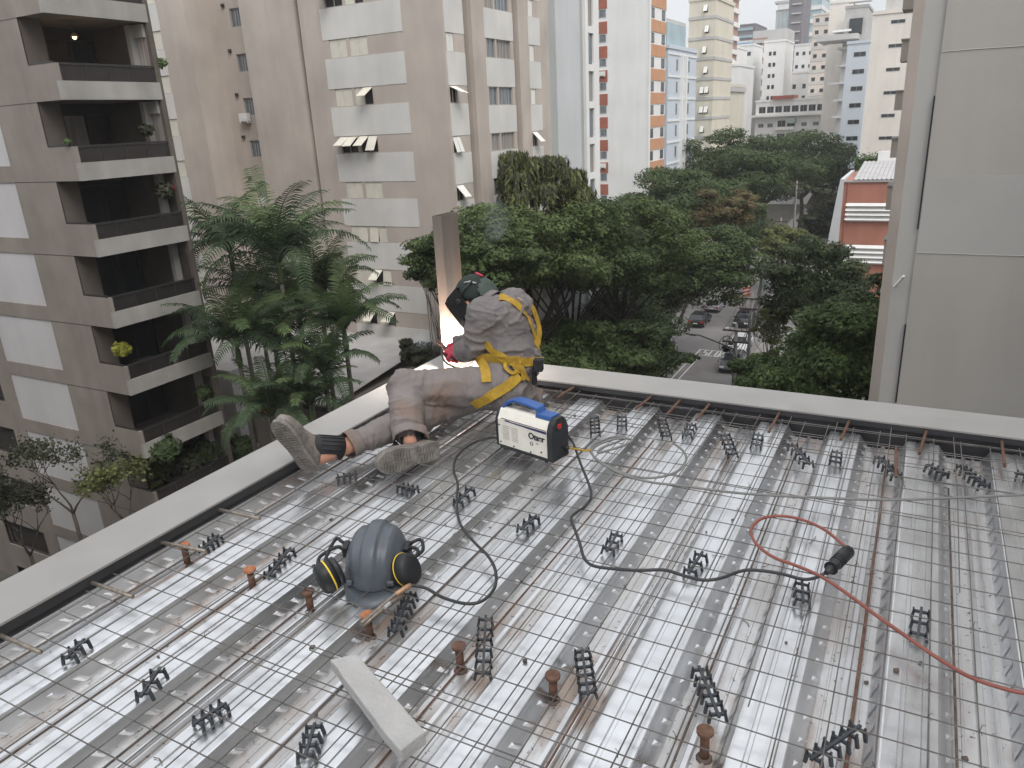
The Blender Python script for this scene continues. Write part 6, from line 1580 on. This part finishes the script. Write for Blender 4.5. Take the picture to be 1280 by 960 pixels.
shrub('plants with red flowers at the end of the third balcony', OX(205, 238, XB - .35), .38, 520, 'leaf_dull', 4, .11)
shrub('red blossoms on the third balcony', OX(214, 234, XB - .28), .16, 160, 'flowers_red', 5, .06)
shrub('dim green plants on the lowest visible balcony', OX(255, 490, XB - .5), .40, 500, 'leaf_dark', 6, .12)
shrub('small green plant in the corner of the second balcony', OX(85, 178, XB - .3), .14, 140, 'leaf_fresh', 12, .07)
for i, (px_, py_, Y_, s, mt) in enumerate(((165, 600, 20.5, .9, 'leaf_dull'), (195, 590, 21, 1.0, 'leaf_olive'), (228, 578, 22, 1.0, 'leaf_dull'), (300, 560, 25, .8, 'leaf_dark'), (205, 560, 20, .7, 'leaf_dark'), (255, 560, 23, .8, 'leaf_dark'))):
    shrub(['dull green hedge bush under the balconies, leftmost', 'olive hedge bush under the balconies, second from the left', 'dull green hedge bush under the balconies, nearest the parapet', 'dark bush beside the white column', 'dark bush close under the lowest balcony band', 'dark bush between the balconies and the white column'][i], OY(px_, py_, Y_), s, 1500, mt, 40 + i, .13, 'hedge_bush', 'bushes under the balconies')
# ------------------------------------------------------------------ vehicles
def car(label, x, y, heading, paint, kind='car', group='cars on the street', name='car'):
    e = empty(name, (x, y, GZ + .03), label, kind, group); e.rotation_euler = (0, 0, heading); ORG[e] = Vector((0, 0, 0))
    van = kind == 'van'
    L_, W_, H_ = (4.6, 1.85, 2.0) if van else (4.3, 1.76, 1.48)
    low = [(-L_ / 2, .35), (-L_ / 2, .80), (-L_ / 2 + .12, .92), (L_ / 2 - 1.15, .95), (L_ / 2 - .15, .74), (L_ / 2, .62), (L_ / 2, .32), (L_ / 2 - .1, .24), (-L_ / 2 + .1, .24)]
    m = MB(); n = len(low); vs = []
    for yy, s in ((-W_ / 2, .97), (-W_ / 2 + .10, 1), (W_ / 2 - .10, 1), (W_ / 2, .97)):
        for a, c in low: vs.append((a * s, yy, .55 + (c - .55) * (1 if abs(yy) < W_ / 2 - .01 else .93)))
    m.add(vs, [(j * n + i, j * n + (i + 1) % n, (j + 1) * n + (i + 1) % n, (j + 1) * n + i) for j in range(3) for i in range(n)] + [tuple(range(n))[::-1], tuple(3 * n + i for i in range(n))])
    o = build('body', m, paint, e, True); bevel(o, .03, 2)
    r0, r1, f0, f1 = (-L_ / 2 + .05, -L_ / 2 + .15, L_ / 2 - .95, L_ / 2 - 1.5) if van else (-L_ / 2 + .25, -L_ / 2 + .85, L_ / 2 - 1.15, L_ / 2 - 1.95)
    def cab(w0, w1, z0, z1, mt, nm, parent, e0=0, e1=0):
        m = MB(); m.add([(r0 + e0, -w0, z0), (f0 - e0, -w0, z0), (f0 - e0, w0, z0), (r0 + e0, w0, z0), (r1 + e1, -w1, z1), (f1 - e1, -w1, z1), (f1 - e1, w1, z1), (r1 + e1, w1, z1)],
                          [(0, 3, 2, 1), (4, 5, 6, 7), (0, 1, 5, 4), (1, 2, 6, 5), (2, 3, 7, 6), (3, 0, 4, 7)]); return build(nm, m, mt, parent)
    cab(W_ / 2 - .06, W_ / 2 - .20, .90, H_ - .06, 'glass_dark', 'windows', e)
    rf = MB(); rf.box(r1 - .03, f1 + .05, -W_ / 2 + .19, W_ / 2 - .19, H_ - .065, H_); o = build('roof', rf, paint, e); bevel(o, .03, 2)
    for s in (-1, 1):
        for (a, b_) in (((r0 - .02, .90), (r1, H_ - .05)), ((f0 + .02, .90), (f1 + .04, H_ - .05)), (((r0 + f0) / 2, .9), ((r1 + f1) / 2, H_ - .05))):
            pl = MB(); pl.bar((a[0], s * (W_ / 2 - .055), a[1]), (b_[0], s * (W_ / 2 - .19), b_[1]), .07, .05); build('pillar', pl, paint, e)
        for xx in (-L_ / 2 + .82, L_ / 2 - .85):
            w = MB(); w.lathe([(.20, -.10), (.31, -.10), (.325, -.06), (.325, .06), (.31, .10), (.20, .10)], (xx, s * (W_ / 2 - .10), .32), 18, None, ((1, 0, 0), (0, 0, 1), (0, -1, 0))); tw = build('wheel', w, 'tyre', e, True)
            w = MB(); w.lathe([(.20, -.105), (.20, .105)], (xx, s * (W_ / 2 - .10), .32), 12, None, ((1, 0, 0), (0, 0, 1), (0, -1, 0))); build('rim', w, 'rim', tw)
        w = MB(); w.box(L_ / 2 - .10, L_ / 2 + .012, s * .62 - .20, s * .62 + .20, .56, .70); build('headlight', w, 'lamp_white', e)
        w = MB(); w.box(-L_ / 2 - .012, -L_ / 2 + .06, s * .68 - .14, s * .68 + .14, .62, .84); build('tail_light', w, 'lamp_red', e)
        w = MB(); w.obox((f0 - .25, s * (W_ / 2 + .07), .98), ((1, 0, 0), (0, 1, 0), (0, 0, 1)), (.06, .10, .07)); build('mirror', w, paint, e)
    w = MB(); w.box(-L_ / 2 - .016, -L_ / 2, -.26, .26, .52, .64); build('number_plate', w, 'ac_white', e)
    w = MB(); w.box(-L_ / 2 - .04, -L_ / 2 + .1, -.85, .85, .30, .46); w.box(L_ / 2 - .1, L_ / 2 + .04, -.85, .85, .28, .44); build('bumper', w, 'tyre', e)
    return e
def at(px_, py_): return OZ(px_, py_, GZ + .03)
p = at(866, 404); car('dark car parked at the left kerb, nearer of the two', -21.6, p.y, R(90), 'car_dark')
p = at(882, 388); car('silver car parked at the left kerb, behind the dark one', -21.6, p.y + 1.0, R(90), 'car_silver')
p = at(925, 437); car('white car waiting on the right of the road behind the pole', min(p.x, -14.5), p.y, R(-90), 'car_white')
p = at(924, 458); car('grey car nearest the parapet on the right of the road', min(p.x, -14.5), p.y - .5, R(-90), 'car_grey')
p = at(930, 405); car('black car on the right of the road beyond the white one', min(p.x, -14.5), p.y, R(-90), 'car_dark')
p = at(941, 398); car('white van by the right kerb beyond the poles', -14.6, p.y + 2.5, R(-90), 'car_white', 'van', None, 'van')
for i, (q, l, c) in enumerate((((998, 300), 'white car far down the street, left one', 'car_white'), ((1010, 296), 'silver car far down the street, right one', 'car_silver'), ((1018, 287), 'white car farthest down the street', 'car_white'))):
    p = at(*q); car(l, p.x, p.y, R(-90), c)

# ------------------------------------------------------------------ poles, street lamp and wires
POL = []
def pole(label, px_, py_, Y, top, arms=2, tr=False, lean=0):
    q = OY(px_, py_, Y); x = q.x; e = empty('utility_pole', (x, Y, GZ), label, 'utility pole', 'concrete poles along the right kerb')
    m = MB(); m.tube([(x, Y, GZ), (x + lean, Y, top)], [.19, .12], 10); build('shaft', m, 'pole_concrete', e, True)
    for k in range(arms):
        z = top - .5 - .9 * k; m = MB(); m.bar((x - 1.0, Y - .12, z), (x + 1.0, Y - .12, z), .09, .11); c = build('crossarm', m, 'bark', e)
        for d in (-.9, -.45, .45, .9):
            m = MB(); m.lathe([(.02, 0), (.06, .04), (.045, .09), (.06, .13), (.02, .18)], (x + d, Y - .12, z + .055), 8); build('insulator', m, 'tower_brown', c, True)
    if tr:
        m = MB(); m.lathe([(.10, -.5), (.36, -.45), (.38, -.4), (.38, .42), (.36, .46), (.10, .50)], (x + .55, Y - .1, top - 3.0), 12); build('transformer', m, 'transformer', e, True)
    POL.append((x + lean, Y, top)); return e
pole('concrete pole nearest the parapet carrying the curved street lamp', 919, 440, 57, OY(919, 405, 57).z)
pole('dark pole between the white car and the grey car', 937, 420, 66, OY(937, 366, 66).z)
pole('concrete pole with a transformer by the brownish tree', 950, 370, 86, OY(955, 322, 86).z, tr=True)
pole('pale concrete pole below the orange building', 974, 310, 108, OY(974, 272, 108).z, tr=True)
pole('thick pale pole under the far trees', 994, 260, 132, OY(998, 226, 132).z)
# street lamp arm on the first pole
x, Y, top = POL[0]
lh = OY(866, 418.5, Y - 1.0); lb_ = Vector((x, Y, OY(905, 436, Y).z))
e = empty('street_lamp', lb_, 'street lamp arm reaching over the road above the painted word', 'street lamp')
m = MB(); m.tube(spline([lb_, lb_.lerp(lh, .45) + Vector((0, 0, .10)), lb_.lerp(lh, .8) + Vector((0, 0, .15)), lh + Vector((.35, 0, .03))], 6), .05, 8); build('arm', m, 'frame_dark', e, True)
m = MB(); m.lathe([(.03, -.34), (.11, -.25), (.13, .05), (.10, .28), (.03, .36)], lh, 10, None, ((0, 1, 0), (0, 0, .6), (1, 0, 0))); build('lamp_head', m, 'frame_dark', e, True)
# sagging wires
def sag(a, b_, s, r, lab, n=10):
    a, b_ = Vector(a), Vector(b_); m = MB(); m.tube([a.lerp(b_, t) - Vector((0, 0, s * 4 * t * (1 - t))) for t in [i / n for i in range(n + 1)]], r, 5); return m
allp = POL + [(POL[-1][0] - 1.0, 190, POL[-1][2] - .5)]
for j, (dx, dz, r) in enumerate(((-.9, -.35, .018), (-.45, -.35, .018), (.45, -.35, .018), (.9, -.35, .018), (-.7, -1.3, .022), (.6, -1.3, .022), (.0, -2.0, .03), (.1, -2.3, .03), (-.05, -2.6, .032), (.05, -3.0, .028))):
    m = MB()
    for a, b_ in zip(allp, allp[1:]):
        k = sag((a[0] + dx, a[1], a[2] + dz), (b_[0] + dx, b_[1], b_[2] + dz), .25 + .06 * j, r, ''); m.add(k.v, k.f)
    lab = ['outer left high wire along the poles', 'inner left high wire along the poles', 'inner right high wire along the poles', 'outer right high wire along the poles', 'left wire on the lower crossarms', 'right wire on the lower crossarms', 'thick upper telephone cable along the poles', 'second thick telephone cable along the poles', 'third thick telephone cable along the poles', 'lowest telephone cable along the poles'][j]
    tag(build('overhead_wire', m, 'wire_black', None, False, allp[0]), lab, 'wire', 'wires strung between the poles')
# tangle of service loops on the first pole
rt = random.Random(9); e = empty('cable_tangle', (x, Y, OY(912, 440, Y).z), 'tangle of black telephone cables on the nearest pole', 'cable tangle')
for i in range(9):
    c = OY(rt.uniform(906, 920), rt.uniform(420, 470), Y - .2); rr1 = rt.uniform(.25, .7); a0 = rt.uniform(0, 6)
    m = MB(); m.tube([c + Vector((math.cos(a0 + t) * rr1, .1 * math.sin(3 * t), math.sin(a0 + t) * rr1 * 1.2)) for t in [k * .5 for k in range(rt.randint(7, 12))]], .022, 5); build('cable_loop', m, 'wire_black', e)
for i in range(5):
    c = OY(rt.uniform(905, 922), rt.uniform(415, 440), Y - .25); m = MB(); m.obox(c, ((1, 0, 0), (0, 1, 0), (0, 0, 1)), (.16, .1, .11)); build('splice_box', m, 'frame_dark', e)
# red and white road sign board beyond the dark pole
q = at(932, 386); z = OY(932, 361, q.y).z
e = empty('warning_sign', (q.x, q.y, GZ), 'orange and white striped warning board by the right kerb', 'sign')
m = MB(); m.tube([(q.x, q.y, GZ), (q.x, q.y, z)], .05, 8); build('post', m, 'frame_alu', e)
m = MB(); m.box(q.x - .45, q.x + .45, q.y - .06, q.y - .03, z - .9, z + .5); bd = build('board', m, 'sign_red', e)
for k in range(3):
    m = MB(); zz = z - .75 + k * .42; m.add([(q.x - .44, q.y - .064, zz), (q.x + .44, q.y - .064, zz + .25), (q.x + .44, q.y - .064, zz + .42), (q.x - .44, q.y - .064, zz + .17)], [(0, 1, 2, 3)]); build('stripe', m, 'road_paint', bd)

# ------------------------------------------------------------------ smoke of the weld
sm_m = bpy.data.materials.new('weld_smoke'); sm_m.use_nodes = True; t = sm_m.node_tree; t.nodes.clear()
out = t.nodes.new('ShaderNodeOutputMaterial'); pv = t.nodes.new('ShaderNodeVolumePrincipled'); pv.inputs['Color'].default_value = (.62, .74, .82, 1)
tcx = t.nodes.new('ShaderNodeTexCoord'); nzz = t.nodes.new('ShaderNodeTexNoise'); nzz.inputs['Scale'].default_value = 2.6; nzz.inputs['Detail'].default_value = 4
t.links.new(tcx.outputs['Generated'], nzz.inputs['Vector']); grd = t.nodes.new('ShaderNodeMapRange'); grd.inputs['From Min'].default_value = .46; grd.inputs['From Max'].default_value = .70
grd.inputs['To Max'].default_value = 1.1; t.links.new(nzz.outputs['Fac'], grd.inputs['Value']); t.links.new(grd.outputs[0], pv.inputs['Density']); t.links.new(pv.outputs[0], out.inputs['Volume'])
MATS['weld_smoke'] = sm_m
seg = []
for px_, py_, Y_, r in ((548, 432, 3.45, .05), (532, 426, 3.5, .06), (520, 432, 3.55, .05), (575, 415, 3.30, .055), (583, 395, 3.34, .055), (588, 365, 3.42, .06), (590, 330, 3.6, .08), (600, 300, 3.7, .10), (612, 280, 3.8, .11), (602, 318, 3.65, .09)):
    seg.append((OY(px_, py_, Y_), r, OY(px_ + 4, py_ - 8, Y_), r * 1.05))
o, _ = fuse('weld_smoke', capsules([(a, r, b_, r2) for a, r, b_, r2 in seg]), .02, 'weld_smoke', None, 4)
tag(o, kind='stuff', label='thin bluish welding smoke drifting by the post', cat='smoke')

# ------------------------------------------------------------------ air: thin city haze
hz = bpy.data.materials.new('haze_air'); hz.use_nodes = True; t = hz.node_tree; t.nodes.clear()
out = t.nodes.new('ShaderNodeOutputMaterial'); pv = t.nodes.new('ShaderNodeVolumePrincipled'); pv.inputs['Color'].default_value = (.95, .96, .98, 1); pv.inputs['Density'].default_value = .0005; pv.inputs['Anisotropy'].default_value = .2
t.links.new(pv.outputs[0], out.inputs['Volume']); MATS['haze_air'] = hz
mb = MB(); mb.box(-620, 620, -320, 820, GZ - 1.2, 130); structure_haze = build('haze', mb, 'haze_air'); structure_haze['kind'] = 'stuff'
